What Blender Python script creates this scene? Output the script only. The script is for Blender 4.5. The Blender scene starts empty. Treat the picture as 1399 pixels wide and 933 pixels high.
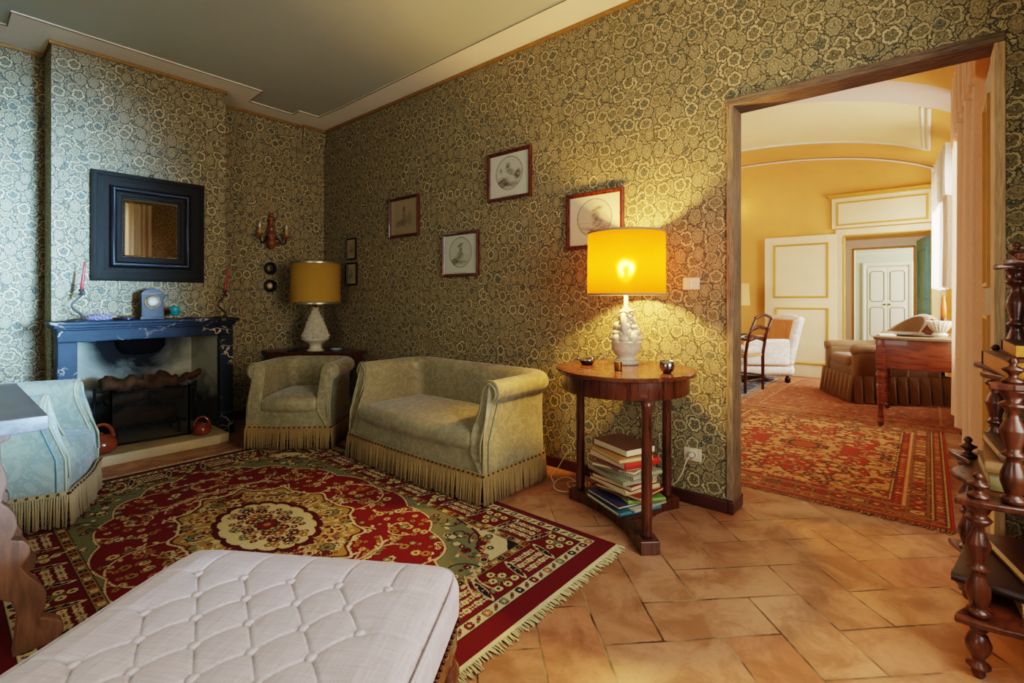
import bpy, bmesh, math, random
import numpy as np
from mathutils import Vector, Matrix

random.seed(7)
RNG = np.random.default_rng(11)
SC = bpy.context.scene
COL = SC.collection
PI = math.pi
sin, cos, sqrt = math.sin, math.cos, math.sqrt


# ------------------------------------------------------------------ colour and node helpers
def lin(v):
    v = v / 255.0
    return v / 12.92 if v <= 0.04045 else ((v + 0.055) / 1.055) ** 2.4


def c(r, g, b):
    return (lin(r), lin(g), lin(b), 1.0)


class NT:
    """small wrapper round a material node tree"""

    def __init__(self, name):
        self.m = bpy.data.materials.new(name)
        self.m.use_nodes = True
        self.t = self.m.node_tree
        self.t.nodes.clear()
        self.out = self.t.nodes.new('ShaderNodeOutputMaterial')
        self._geo = None
        self._tc = None

    def n(self, typ, **kw):
        nd = self.t.nodes.new(typ)
        for k, v in kw.items():
            setattr(nd, k, v)
        return nd

    def put(self, sock, val):
        if isinstance(val, bpy.types.NodeSocket):
            self.t.links.new(val, sock)
        else:
            if isinstance(val, (int, float)) and hasattr(sock, 'default_value') and not isinstance(sock.default_value, float):
                try:
                    val = [val] * len(sock.default_value)
                except TypeError:
                    pass
            sock.default_value = val

    def math(self, op, a, b=0.0, cc=0.0, clamp=False):
        nd = self.n('ShaderNodeMath', operation=op, use_clamp=clamp)
        self.put(nd.inputs[0], a)
        self.put(nd.inputs[1], b)
        self.put(nd.inputs[2], cc)
        return nd.outputs[0]

    def add(self, a, b): return self.math('ADD', a, b)
    def sub(self, a, b): return self.math('SUBTRACT', a, b)
    def mul(self, a, b): return self.math('MULTIPLY', a, b)
    def div(self, a, b): return self.math('DIVIDE', a, b)
    def lt(self, a, b): return self.math('LESS_THAN', a, b)
    def gt(self, a, b): return self.math('GREATER_THAN', a, b)

    def rng(self, v, a, b, x=0.0, y=1.0):
        nd = self.n('ShaderNodeMapRange')
        for i, q in enumerate((v, a, b, x, y)):
            self.put(nd.inputs[i], q)
        return nd.outputs[0]

    def mix(self, f, a, b, mode='MIX'):
        nd = self.n('ShaderNodeMix', data_type='RGBA', blend_type=mode)
        self.put(nd.inputs[0], f)
        self.put(nd.inputs[6], a)
        self.put(nd.inputs[7], b)
        return nd.outputs[2]

    def ramp(self, f, stops, interp='LINEAR'):
        nd = self.n('ShaderNodeValToRGB')
        nd.color_ramp.interpolation = interp
        e = nd.color_ramp.elements
        while len(e) < len(stops):
            e.new(0.5)
        for i, (p, col) in enumerate(stops):
            e[i].position = p
            e[i].color = col if not isinstance(col, (int, float)) else (col, col, col, 1)
        self.put(nd.inputs[0], f)
        return nd.outputs[0]

    def obj(self):
        if not self._tc:
            self._tc = self.n('ShaderNodeTexCoord')
        return self._tc.outputs['Object']

    def pos(self):
        if not self._geo:
            self._geo = self.n('ShaderNodeNewGeometry')
        return self._geo.outputs['Position']

    def xyz(self, v):
        nd = self.n('ShaderNodeSeparateXYZ')
        self.put(nd.inputs[0], v)
        return nd.outputs

    def vec(self, x, y, z=0.0):
        nd = self.n('ShaderNodeCombineXYZ')
        for i, q in enumerate((x, y, z)):
            self.put(nd.inputs[i], q)
        return nd.outputs[0]

    def vmath(self, op, a, b=(0, 0, 0)):
        nd = self.n('ShaderNodeVectorMath', operation=op)
        self.put(nd.inputs[0], a)
        self.put(nd.inputs[1], b)
        return nd.outputs['Value'] if op in ('LENGTH', 'DOT_PRODUCT', 'DISTANCE') else nd.outputs[0]

    def vscale(self, a, s):
        return self.vmath('MULTIPLY', a, s if isinstance(s, tuple) else (s, s, s))

    def noise(self, vec, scale, detail=3, rough=0.5, dist=0.0, col=False):
        nd = self.n('ShaderNodeTexNoise')
        self.put(nd.inputs['Vector'], vec)
        nd.inputs['Scale'].default_value = scale
        nd.inputs['Detail'].default_value = detail
        nd.inputs['Roughness'].default_value = rough
        nd.inputs['Distortion'].default_value = dist
        return nd.outputs['Color'] if col else nd.outputs[0]

    def voro(self, vec, scale, rand=1.0, dims='3D', feature='F1'):
        nd = self.n('ShaderNodeTexVoronoi', voronoi_dimensions=dims, feature=feature)
        self.put(nd.inputs['Vector'], vec)
        nd.inputs['Scale'].default_value = scale
        nd.inputs['Randomness'].default_value = rand
        return nd

    def white(self, vec, dims='3D'):
        nd = self.n('ShaderNodeTexWhiteNoise', noise_dimensions=dims)
        self.put(nd.inputs['Vector'], vec)
        return nd.outputs

    def bump(self, h, strength=0.3, dist=0.01):
        nd = self.n('ShaderNodeBump')
        nd.inputs['Strength'].default_value = strength
        nd.inputs['Distance'].default_value = dist
        self.put(nd.inputs['Height'], h)
        return nd.outputs[0]

    def bsdf(self, color, rough=0.5, metal=0.0, normal=None, spec=0.5, sheen=0.0, trans=0.0, coat=0.0, emit=None, estr=0.0, sub=0.0):
        p = self.n('ShaderNodeBsdfPrincipled')
        self.put(p.inputs['Base Color'], color)
        self.put(p.inputs['Roughness'], rough)
        self.put(p.inputs['Metallic'], metal)
        p.inputs['Specular IOR Level'].default_value = spec
        p.inputs['Sheen Weight'].default_value = sheen
        p.inputs['Transmission Weight'].default_value = trans
        p.inputs['Coat Weight'].default_value = coat
        if emit:
            p.inputs['Emission Color'].default_value = emit
            p.inputs['Emission Strength'].default_value = estr
        if normal is not None:
            self.put(p.inputs['Normal'], normal)
        return p.outputs[0]

    def done(self, shader):
        self.t.links.new(shader, self.out.inputs['Surface'])
        return self.m


def darker(col, k):
    return (col[0] * k, col[1] * k, col[2] * k, 1)


def plain(name, col, rough=0.5, metal=0.0, var=0.25, scale=9.0, bump=0.0, bscale=60.0, spec=0.5, sheen=0.0, coat=0.0, detail=4):
    t = NT(name)
    nz = t.noise(t.obj(), scale, detail, 0.6)
    col1 = t.mix(t.rng(nz, 0.3, 0.7), darker(col, 1 - var), darker(col, 1 + var * 0.5))
    nrm = t.bump(t.noise(t.obj(), bscale, 3), bump, 0.004) if bump else None
    r = t.rng(nz, 0.3, 0.7, max(0.02, rough - 0.07), min(1, rough + 0.07))
    return t.done(t.bsdf(col1, r, metal, nrm, spec, sheen, 0, coat))


def wood(name, dark, light, rough=0.35, axis=2, scale=6.0, coat=0.15, stretch=12.0):
    t = NT(name)
    s = [1.0, 1.0, 1.0]
    v = [stretch, stretch, stretch]
    v[axis] = 1.0
    co = t.vscale(t.obj(), tuple(v))
    g = t.noise(co, scale, 5, 0.62, 0.6)
    g2 = t.noise(t.obj(), 4.0, 2, 0.5)
    f = t.rng(t.add(t.mul(g, 0.75), t.mul(g2, 0.25)), 0.34, 0.66)
    col = t.mix(f, dark, light)
    nrm = t.bump(g, 0.12, 0.003)
    return t.done(t.bsdf(col, t.rng(g, 0.3, 0.7, rough - 0.08, rough + 0.1), 0, nrm, 0.5, 0, 0, coat))


def fabric(name, col, rough=0.85, weave=600.0, var=0.15, sheen=0.2, bump=0.15):
    t = NT(name)
    o = t.obj()
    w = t.noise(t.vscale(o, (1, 1, 0.3)), weave, 2)
    st = t.noise(o, 5, 3)
    colr = t.mix(t.rng(t.add(t.mul(w, .5), t.mul(st, .5)), .35, .65), darker(col, 1 - var), darker(col, 1 + var * .5))
    return t.done(t.bsdf(colr, rough, 0, t.bump(w, bump, .002), 0.25, sheen))


def vcol(name, rough=0.9, bumpscale=0.0, sheen=0.2, gain=1.0):
    t = NT(name)
    a = t.n('ShaderNodeAttribute', attribute_name='Col')
    w = t.noise(t.obj(), 420, 2)
    col = t.mix(t.rng(w, .3, .7), t.mix(1.0, a.outputs['Color'], (.78, .78, .78, 1), 'MULTIPLY'), a.outputs['Color'])
    nrm = t.bump(w, bumpscale, .003) if bumpscale else None
    return t.done(t.bsdf(col, rough, 0, nrm, .2, sheen))


# ------------------------------------------------------------------ mesh helper
class MB:
    def __init__(self):
        self.v, self.f, self.mi, self.sm = [], [], [], []
        self.T = None

    def add(self, vs, fs, mat=0, smooth=True):
        o = len(self.v)
        if self.T is not None:
            vs = [tuple(self.T @ Vector(p)) for p in vs]
        self.v.extend(vs)
        for q in fs:
            self.f.append(tuple(i + o for i in q))
            self.mi.append(mat)
            self.sm.append(smooth)
        return self

    def box(self, x0, x1, y0, y1, z0, z1, mat=0):
        vs = [(x0, y0, z0), (x1, y0, z0), (x1, y1, z0), (x0, y1, z0), (x0, y0, z1), (x1, y0, z1), (x1, y1, z1), (x0, y1, z1)]
        return self.add(vs, [(3, 2, 1, 0), (4, 5, 6, 7), (0, 1, 5, 4), (1, 2, 6, 5), (2, 3, 7, 6), (3, 0, 4, 7)], mat, False)

    def rbox(self, x0, x1, y0, y1, z0, z1, r=0.01, mat=0, n=1, seg=3, fn=None):
        """rounded box; n interior divisions, fn(x,y,z)->(x,y,z) deforms it"""
        h = [(x1 - x0) / 2, (y1 - y0) / 2, (z1 - z0) / 2]
        ctr = [(x0 + x1) / 2, (y0 + y1) / 2, (z0 + z1) / 2]
        r = min([r] + [q * 0.999 for q in h])
        ns = n if isinstance(n, (tuple, list)) else (n, n, n)
        ax = []
        for k in range(3):
            e = [math.tan(PI / 4 * i / seg) for i in range(seg)]
            lo = [-h[k] + r - r * math.tan(PI / 4 * (seg - i) / seg) for i in range(seg)]
            mid = [(-h[k] + r) + (2 * h[k] - 2 * r) * i / ns[k] for i in range(ns[k] + 1)]
            hi = [-q for q in reversed(lo)]
            ax.append(lo + mid + hi)
        vs, fs, idx = [], [], {}

        def vert(p):
            key = (round(p[0], 6), round(p[1], 6), round(p[2], 6))
            if key in idx:
                return idx[key]
            inn = [max(-(h[k] - r), min(h[k] - r, p[k])) for k in range(3)]
            d = [p[k] - inn[k] for k in range(3)]
            L = sqrt(sum(q * q for q in d)) or 1.0
            q = [ctr[k] + inn[k] + (r * d[k] / L if L > 1e-9 else 0) for k in range(3)]
            if fn:
                q = fn(*q)
            idx[key] = len(vs)
            vs.append(tuple(q))
            return idx[key]
        for k in range(3):
            a, b = (k + 1) % 3, (k + 2) % 3
            for sgn in (-1, 1):
                for i in range(len(ax[a]) - 1):
                    for j in range(len(ax[b]) - 1):
                        quad = []
                        for (ii, jj) in ((i, j), (i + 1, j), (i + 1, j + 1), (i, j + 1)):
                            p = [0, 0, 0]
                            p[k] = sgn * h[k]
                            p[a] = ax[a][ii]
                            p[b] = ax[b][jj]
                            quad.append(vert(p))
                        if len(set(quad)) < 3:
                            continue
                        fs.append(tuple(quad if sgn > 0 else reversed(quad)))
        return self.add(vs, fs, mat, True)

    def tube(self, path, rad, n=8, mat=0, cap=True, closed=False, smooth=True):
        P = [Vector(p) for p in path]
        m = len(P)
        R = rad if isinstance(rad, (list, tuple)) else [rad] * m
        tang = []
        for i in range(m):
            if closed:
                d = P[(i + 1) % m] - P[i - 1]
            else:
                d = P[min(i + 1, m - 1)] - P[max(i - 1, 0)]
            tang.append(d.normalized() if d.length > 1e-9 else Vector((0, 0, 1)))
        t0 = tang[0]
        up = Vector((0, 0, 1)) if abs(t0.z) < 0.9 else Vector((1, 0, 0))
        u = (up - t0 * up.dot(t0)).normalized()
        vs, fs = [], []
        for i in range(m):
            t_ = tang[i]
            u = (u - t_ * u.dot(t_))
            u = u.normalized() if u.length > 1e-9 else t_.orthogonal().normalized()
            w = t_.cross(u)
            for k in range(n):
                a = 2 * PI * k / n
                vs.append(tuple(P[i] + (u * cos(a) + w * sin(a)) * R[i]))
        rings = m if closed else m - 1
        for i in range(rings):
            for k in range(n):
                a0, a1 = i * n + k, i * n + (k + 1) % n
                b0, b1 = ((i + 1) % m) * n + k, ((i + 1) % m) * n + (k + 1) % n
                fs.append((a0, a1, b1, b0))
        if cap and not closed:
            fs.append(tuple(reversed(range(n))))
            fs.append(tuple(range((m - 1) * n, m * n)))
        return self.add(vs, fs, mat, smooth)

    def lathe(self, prof, ctr=(0, 0, 0), n=24, mat=0, sx=1.0, sy=1.0, cap=True, smooth=True):
        vs, fs = [], []
        m = len(prof)
        for (r, z) in prof:
            for k in range(n):
                a = 2 * PI * k / n
                vs.append((ctr[0] + r * cos(a) * sx, ctr[1] + r * sin(a) * sy, ctr[2] + z))
        for i in range(m - 1):
            for k in range(n):
                fs.append((i * n + k, i * n + (k + 1) % n, (i + 1) * n + (k + 1) % n, (i + 1) * n + k))
        if cap:
            fs.append(tuple(reversed(range(n))))
            fs.append(tuple(range((m - 1) * n, m * n)))
        return self.add(vs, fs, mat, smooth)

    def sphere(self, ctr, r, n=12, m=8, mat=0, s=(1, 1, 1)):
        prof = []
        vs, fs = [], []
        for i in range(m + 1):
            th = PI * i / m
            for k in range(n):
                a = 2 * PI * k / n
                vs.append((ctr[0] + r * s[0] * sin(th) * cos(a), ctr[1] + r * s[1] * sin(th) * sin(a), ctr[2] - r * s[2] * cos(th)))
        for i in range(m):
            for k in range(n):
                fs.append((i * n + k, i * n + (k + 1) % n, (i + 1) * n + (k + 1) % n, (i + 1) * n + k))
        return self.add(vs, fs, mat, True)

    def prism(self, poly, z0, z1, mat=0, smooth=False, holes=None):
        n = len(poly)
        vs = [(p[0], p[1], z0) for p in poly] + [(p[0], p[1], z1) for p in poly]
        fs = [tuple(reversed(range(n))), tuple(range(n, 2 * n))]
        for i in range(n):
            j = (i + 1) % n
            fs.append((i, j, n + j, n + i))
        return self.add(vs, fs, mat, smooth)

    def prism_xz(self, poly, y0, y1, mat=0):
        n = len(poly)
        vs = [(p[0], y0, p[1]) for p in poly] + [(p[0], y1, p[1]) for p in poly]
        fs = [tuple(range(n)), tuple(reversed(range(n, 2 * n)))]
        for i in range(n):
            j = (i + 1) % n
            fs.append((j, i, n + i, n + j))
        return self.add(vs, fs, mat, False)

    def grid(self, nu, nv, fn, mat=0, smooth=True, matfn=None, wrap=False):
        vs = [fn(i / nu, j / nv) for j in range(nv + 1) for i in range(nu + 1)]
        o = len(self.v)
        w = nu + 1
        fs = [(j * w + i, j * w + i + 1, (j + 1) * w + i + 1, (j + 1) * w + i) for j in range(nv) for i in range(nu)]
        self.add(vs, fs, mat, smooth)
        if matfn:
            base = len(self.f) - len(fs)
            for k in range(len(fs)):
                self.mi[base + k] = matfn((k % nu + .5) / nu, (k // nu + .5) / nv)
        return self

    def frame(self, w, h, prof, mat=0, cx=0, cz=0, smooth=False, mats=None):
        """rectangular mitred frame in the XZ plane facing -Y; prof = [(inset, front depth)] from the outside in"""
        vs, fs = [], []
        m = len(prof)
        for (ins, dep) in prof:
            a, b = w / 2 - ins, h / 2 - ins
            for (sx, sz) in ((-1, -1), (1, -1), (1, 1), (-1, 1)):
                vs.append((cx + sx * a, -dep, cz + sz * b))
        for i in range(m - 1):
            for k in range(4):
                fs.append((i * 4 + k, i * 4 + (k + 1) % 4, (i + 1) * 4 + (k + 1) % 4, (i + 1) * 4 + k))
        o = len(self.f)
        self.add(vs, fs, mat, smooth)
        if mats:
            for i in range(m - 1):
                for k in range(4):
                    self.mi[o + i * 4 + k] = mats[i]
        return self

    def build(self, name, mats, parent=None, loc=(0, 0, 0), rot=(0, 0, 0), kind=None):
        me = bpy.data.meshes.new(name)
        me.from_pydata(self.v, [], self.f)
        me.polygons.foreach_set('material_index', self.mi)
        me.polygons.foreach_set('use_smooth', self.sm)
        if not isinstance(mats, (list, tuple)):
            mats = [mats]
        for m in mats:
            me.materials.append(m)
        me.update()
        o = bpy.data.objects.new(name, me)
        COL.objects.link(o)
        o.location = loc
        o.rotation_euler = rot
        if parent:
            o.parent = parent
        if kind:
            o['kind'] = kind
        return o


def sharp(o, ang=40):
    """smooth shading that keeps edges over the angle crisp"""
    me = o.data
    bm = bmesh.new()
    bm.from_mesh(me)
    a = math.radians(ang)
    for e in bm.edges:
        if len(e.link_faces) == 2 and e.calc_face_angle(0) > a:
            e.smooth = False
    for f in bm.faces:
        f.smooth = True
    bm.to_mesh(me)
    bm.free()
    return o


def bevel(o, w=0.003, seg=2, ang=35):
    md = o.modifiers.new('bevel', 'BEVEL')
    md.width = w
    md.segments = seg
    md.limit_method = 'ANGLE'
    md.angle_limit = math.radians(ang)
    return o


def tag(o, label, cat, group=None, kind=None):
    o['label'] = label
    o['category'] = cat
    if group:
        o['group'] = group
    if kind:
        o['kind'] = kind
    return o


def thing(name, label, cat, loc=(0, 0, 0), rz=0.0, group=None):
    o = bpy.data.objects.new(name, None)
    o.empty_display_size = 0.05
    COL.objects.link(o)
    o.location = loc
    o.rotation_euler = (0, 0, rz)
    return tag(o, label, cat, group)


def dup(root, loc=None, rz=None, label=None):
    def rec(o, parent):
        q = o.copy()
        COL.objects.link(q)
        q.parent = parent
        for ch in list(o.children):
            rec(ch, q)
        return q
    r = rec(root, root.parent)
    if loc is not None:
        r.location = loc
    if rz is not None:
        r.rotation_euler = (0, 0, rz)
    if label:
        r['label'] = label
    return r


def coloured_grid(name, W, L, arr, mat, z=0.0, parent=None, loc=(0, 0, 0), rot=(0, 0, 0), thick=0.008, zfn=None):
    """sheet W x L (x,y) with one colour per vertex; arr is (nv, nu, 3) sRGB 0..255"""
    nv, nu = arr.shape[:2]
    xs = np.linspace(0, W, nu)
    ys = np.linspace(0, L, nv)
    X, Y = np.meshgrid(xs, ys)
    Z = np.full_like(X, thick) if zfn is None else zfn(X, Y)
    co = np.stack([X, Y, Z], -1).reshape(-1, 3)
    i = np.arange((nv - 1) * (nu - 1))
    a = (i // (nu - 1)) * nu + i % (nu - 1)
    quads = np.stack([a, a + 1, a + nu + 1, a + nu], -1)
    # skirt down to the ground
    per = np.concatenate([np.arange(nu), np.arange(1, nv) * nu + nu - 1, (nv - 1) * nu + np.arange(nu - 2, -1, -1), np.arange(nv - 2, 0, -1) * nu])
    low = co[per].copy()
    low[:, 2] = 0
    base = len(co)
    k = np.arange(len(per))
    kn = (k + 1) % len(per)
    side = np.stack([per[k], base + k, base + kn, per[kn]], -1)
    co = np.concatenate([co, low])
    quads = np.concatenate([quads, side])
    me = bpy.data.meshes.new(name)
    me.vertices.add(len(co))
    me.vertices.foreach_set('co', co.astype(np.float32).ravel())
    me.loops.add(len(quads) * 4)
    me.loops.foreach_set('vertex_index', quads.astype(np.int32).ravel())
    me.polygons.add(len(quads))
    me.polygons.foreach_set('loop_start', (np.arange(len(quads)) * 4).astype(np.int32))
    me.update(calc_edges=True)
    me.validate()
    s = arr.reshape(-1, 3) / 255.0
    s = np.concatenate([s, s[per]])
    l = np.where(s <= 0.04045, s / 12.92, ((s + 0.055) / 1.055) ** 2.4)
    rgba = np.concatenate([l, np.ones((len(l), 1))], 1).astype(np.float32)
    at = me.color_attributes.new('Col', 'FLOAT_COLOR', 'POINT')
    at.data.foreach_set('color', rgba.ravel())
    me.materials.append(mat)
    o = bpy.data.objects.new(name, me)
    COL.objects.link(o)
    o.location = loc
    o.rotation_euler = rot
    if parent:
        o.parent = parent
    return o


# ------------------------------------------------------------------ materials
def make_wallpaper():
    t = NT('floral_wallpaper')
    p = t.xyz(t.pos())
    u = t.add(p[0], p[1])
    co = t.vec(u, t.mul(p[2], 0.92), 0.0)
    wn = t.noise(co, 30, 2, 0.5, 0, True)
    co = t.vmath('ADD', co, t.vscale(t.vmath('SUBTRACT', wn, (.5, .5, .5)), .013))
    fine = t.noise(co, 170, 2, 0.6)
    cp = t.xyz(co)

    def layer(off, rot, scale, R, rand):
        ca, sa = cos(rot), sin(rot)
        cc = t.vec(t.add(t.sub(t.mul(cp[0], ca), t.mul(cp[1], sa)), off), t.add(t.add(t.mul(cp[0], sa), t.mul(cp[1], ca)), off * .61))
        v = t.voro(cc, scale, rand, '2D')
        d = t.xyz(t.vmath('SUBTRACT', cc, v.outputs['Position']))
        h = t.n('ShaderNodeSeparateColor')
        t.put(h.inputs[0], v.outputs['Color'])
        h1, h2, h3 = h.outputs
        ang = t.add(t.math('ARCTAN2', d[0], t.add(d[1], .010)), t.add(t.mul(t.sub(h1, .5), 1.2), rot))
        n = t.add(5.0, t.math('FLOOR', t.mul(h2, 2.99)))
        lob = t.math('ABSOLUTE', t.math('SINE', t.mul(ang, t.mul(n, .5))))
        lob2 = t.math('ABSOLUTE', t.math('SINE', t.mul(ang, t.mul(n, 1.5))))
        edge = t.mul(t.add(R, t.mul(t.sub(h3, .5), .10)), t.add(t.add(.68, t.mul(.25, t.math('POWER', lob, .7))), t.mul(.08, lob2)))
        ex = t.mul(t.add(.82, t.mul(h2, .36)), d[0])
        ez = t.mul(t.sub(1.18, t.mul(h2, .36)), d[1])
        s = t.div(t.mul(t.math('SQRT', t.add(t.mul(ex, ex), t.mul(ez, ez))), scale), edge)
        s = t.add(s, t.mul(t.sub(fine, .5), .12))
        pick = t.gt(h1, .86)
        fill = t.mix(h3, c(148, 135, 99), c(116, 110, 82))
        fill = t.mix(pick, fill, c(108, 108, 88))
        inv = t.gt(h2, .62)
        fill = t.mix(t.mul(inv, .8), fill, c(176, 160, 120))
        dark = t.mix(pick, c(66, 60, 42), c(56, 60, 50))
        col = t.mix(t.mul(t.rng(fine, .50, .57), .30), fill, dark)
        vein2 = t.math('ABSOLUTE', t.math('COSINE', t.mul(ang, t.mul(n, 1.5))))
        vm = t.mul(t.math('MAXIMUM', t.gt(lob, .965), t.mul(t.gt(vein2, .92), t.gt(s, .32))), t.rng(s, .64, .5))
        col = t.mix(t.mul(vm, .60), col, dark)
        ctr = t.mul(t.lt(s, t.add(.12, t.mul(lob, .20))), t.add(.3, t.mul(h1, .5)))
        col = t.mix(ctr, col, dark)
        col = t.mix(t.lt(s, .07), col, c(182, 164, 118))
        line = t.mul(t.rng(s, .53, .57), t.rng(s, .65, .62))
        col = t.mix(t.mul(line, .7), col, dark)
        rim = t.mix(t.rng(h3, .2, .7), c(164, 147, 108), c(194, 173, 128))
        rim = t.mix(t.mul(inv, .75), rim, c(128, 120, 88))
        col = t.mix(t.rng(s, .62, .67), col, rim)
        col = t.mix(t.mul(t.mul(t.rng(s, .74, .77), t.rng(s, .83, .80)), t.lt(h2, .45)), col, darker(dark_, 1.6) if False else c(118, 112, 84))
        col = t.mix(t.mul(t.rng(s, .86, .91), .92), col, t.mix(h1, c(50, 48, 36), c(44, 52, 48)))
        return col, t.lt(s, 1.02)

    col = t.mix(t.rng(fine, .45, .55), c(158, 145, 108), c(84, 82, 64))
    for a in ((7.1, .9, 9.0, .50, .55), (3.3, -.5, 9.6, .47, .5), (11.7, .35, 10.2, .44, .5), (0.0, 0.0, 10.4, .42, .45)):
        c_, m_ = layer(*a)
        col = t.mix(m_, col, c_)
    nrm = t.bump(t.add(t.noise(co, 90, 2), t.mul(fine, .3)), .12, .003)
    return t.done(t.bsdf(col, .78, 0, nrm, .25))


def make_tiles():
    t = NT('terracotta_herringbone')
    p = t.xyz(t.pos())
    w = .2085
    k = 1 / sqrt(2)
    pp = t.div(t.sub(t.mul(t.sub(p[0], p[1]), k), .435), w)
    qq = t.div(t.sub(t.mul(t.add(p[0], p[1]), k), 1.397), w)
    wob = t.noise(t.pos(), 3.0, 2, .5, 0, True)
    wx = t.xyz(wob)
    pp = t.add(pp, t.mul(t.sub(wx[0], .5), .08))
    qq = t.add(qq, t.mul(t.sub(wx[1], .5), .08))
    i, j = t.math('FLOOR', pp), t.math('FLOOR', qq)
    fx, fy = t.sub(pp, i), t.sub(qq, j)
    kk = t.math('FLOORED_MODULO', t.sub(i, j), 4.0)
    is0, is1, is2, is3 = [t.math('COMPARE', kk, float(q), .1) for q in range(4)]
    # distance to the tile edge in each cell, skipping the inner join
    big = 5.0
    dl = t.add(fx, t.mul(is1, big))
    dr = t.add(t.sub(1, fx), t.mul(is0, big))
    db = t.add(fy, t.mul(is2, big))
    dt = t.add(t.sub(1, fy), t.mul(is3, big))
    d = t.math('MINIMUM', t.math('MINIMUM', dl, dr), t.math('MINIMUM', db, dt))
    ti = t.sub(i, is1)
    tj = t.sub(j, is2)
    h = t.white(t.vec(ti, tj, t.add(is2, is3)))
    hc = t.n('ShaderNodeSeparateColor')
    t.put(hc.inputs[0], h[1])
    base = t.mix(hc.outputs[0], c(158, 110, 78), c(178, 132, 96))
    base = t.mix(t.mul(t.gt(hc.outputs[1], .8), .6), base, c(172, 106, 70))
    n1 = t.noise(t.pos(), 5, 5, .65, .6)
    n2 = t.noise(t.pos(), 45, 3, .6)
    base = t.mix(t.mul(t.rng(n1, .47, .62), .75), base, c(126, 80, 48))
    base = t.mix(t.mul(t.rng(n1, .5, .3), .35), base, c(192, 154, 116))
    base = t.mix(t.mul(t.rng(n2, .5, .75), .3), base, c(120, 80, 52))
    sc = t.rng(t.noise(t.vmath('ADD', t.pos(), t.vscale(wob, .3)), 16, 4, .7, 2.0), .485, .5)
    gj = t.add(d, t.mul(t.sub(n2, .5), .03))
    grout = t.rng(gj, .012, .024, 1, 0)
    gcol = t.mix(t.rng(t.noise(t.pos(), 9, 2), .4, .6), c(70, 48, 30), c(150, 120, 84))
    col = t.mix(grout, base, gcol)
    hh = t.sub(t.mul(n1, .3), t.mul(grout, .7))
    rough = t.rng(n1, .3, .7, .27, .48)
    return t.done(t.bsdf(col, rough, 0, t.bump(hh, .35, .006), .5))


def make_damask(name, a, b, scale=17):
    t = NT(name)
    o = t.obj()
    n = t.noise(o, scale, 3, .55, 1.6)
    m = t.noise(t.vmath('ADD', o, (4, 2, 1)), scale * 2.6, 2, .5, 1.4)
    f = t.math('MAXIMUM', t.rng(n, .50, .54), t.mul(t.rng(m, .57, .61), t.rng(n, .44, .40)))
    w = t.noise(t.vscale(o, (1, 1, .25)), 500, 2)
    wear = t.rng(t.noise(o, 3.2, 4, .6), .45, .75)
    col = t.mix(f, a, b)
    col = t.mix(t.mul(wear, .35), col, c(176, 166, 120))
    return t.done(t.bsdf(col, t.rng(f, 0, 1, .62, .40), 0, t.bump(t.add(t.mul(w, .4), t.mul(f, .6)), .12, .002), .45, .25))


def make_marble(name='black_veined_marble'):
    t = NT(name)
    o = t.obj()
    wv = t.vmath('ADD', t.vscale(o, (1, 1, 1.8)), t.vscale(t.noise(o, 4, 4, .6, 0, True), .35))
    e = t.voro(wv, 7, 1, '3D', 'DISTANCE_TO_EDGE').outputs['Distance']
    msk = t.rng(t.noise(o, 5, 2), .48, .62)
    vein = t.mul(t.rng(e, .045, .012), msk)
    base = t.mix(t.noise(o, 8, 5, .6), c(14, 20, 26), c(36, 46, 56))
    vc = t.mix(t.noise(o, 12, 2), c(176, 150, 110), c(196, 190, 176))
    return t.done(t.bsdf(t.mix(vein, base, vc), .55, 0, None, .14, 0, 0, 0))


M = {}
M['wallpaper'] = make_wallpaper()
M['tiles'] = make_tiles()
M['damask'] = make_damask('sage_damask', c(122, 115, 84), c(141, 132, 99))
M['damask_blue'] = make_damask('pale_damask', c(112, 114, 92), c(126, 127, 104))
M['marble'] = make_marble()
M['piping'] = fabric('piping_cord', c(150, 141, 106), sheen=0)
M['tealpipe'] = fabric('faded_teal_piping', c(88, 116, 110))
M['fringe'] = fabric('gold_bullion_fringe', c(150, 124, 78), var=.3, sheen=.1)
M['nail'] = plain('dark_brass_nail', c(70, 42, 24), .35, .7)
M['mahogany'] = wood('dark_mahogany', c(40, 18, 10), c(92, 44, 22), .3)
M['mahogany_h'] = wood('mahogany_top', c(58, 28, 14), c(104, 56, 28), .22, 1, 5, .3)
M['whatnot_wood'] = wood('turned_walnut', c(36, 16, 9), c(98, 48, 20), .32, 2, 5, .1, 5)
M['oldwood'] = wood('weathered_brown_wood', c(66, 44, 30), c(138, 98, 68), .6, 2, 4, 0, 6)
M['greytop'] = wood('worn_grey_table_top', c(70, 66, 66), c(130, 124, 122), .42, 1, 4, .1, 8)
M['skirting'] = plain('red_brown_skirting', c(70, 30, 20), .38, 0, .35, 5)
M['jambwood'] = wood('grey_oak_lining', c(70, 58, 44), c(164, 140, 108), .8, 2, 11, 0, 14)
M['jambwood_h'] = wood('grey_oak_lintel', c(56, 44, 34), c(134, 112, 90), .8, 1, 11, 0, 14)
M['gold'] = plain('old_gold_beading', c(150, 112, 52), .45, .25, .3, 30)
M['brass'] = plain('aged_brass', c(150, 112, 52), .32, .9, .3, 20)
M['pewter'] = plain('dark_pewter', c(78, 72, 64), .38, .85, .3, 30)
M['silver'] = plain('silver_metal', c(180, 176, 170), .2, 1.0, .15, 20)
M['iron'] = plain('blackened_iron', c(26, 26, 26), .5, .6, .3, 40)
M['ceiling'] = plain('grey_green_ceiling_paint', c(176, 178, 160), .9, 0, .06, 1.4, .05, 30, .2)
M['band'] = plain('pale_ceiling_border', c(232, 224, 202), .88, 0, .05, 2, .05, 40, .2)
M['cline'] = plain('brown_painted_line', c(120, 104, 66), .8)
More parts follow.
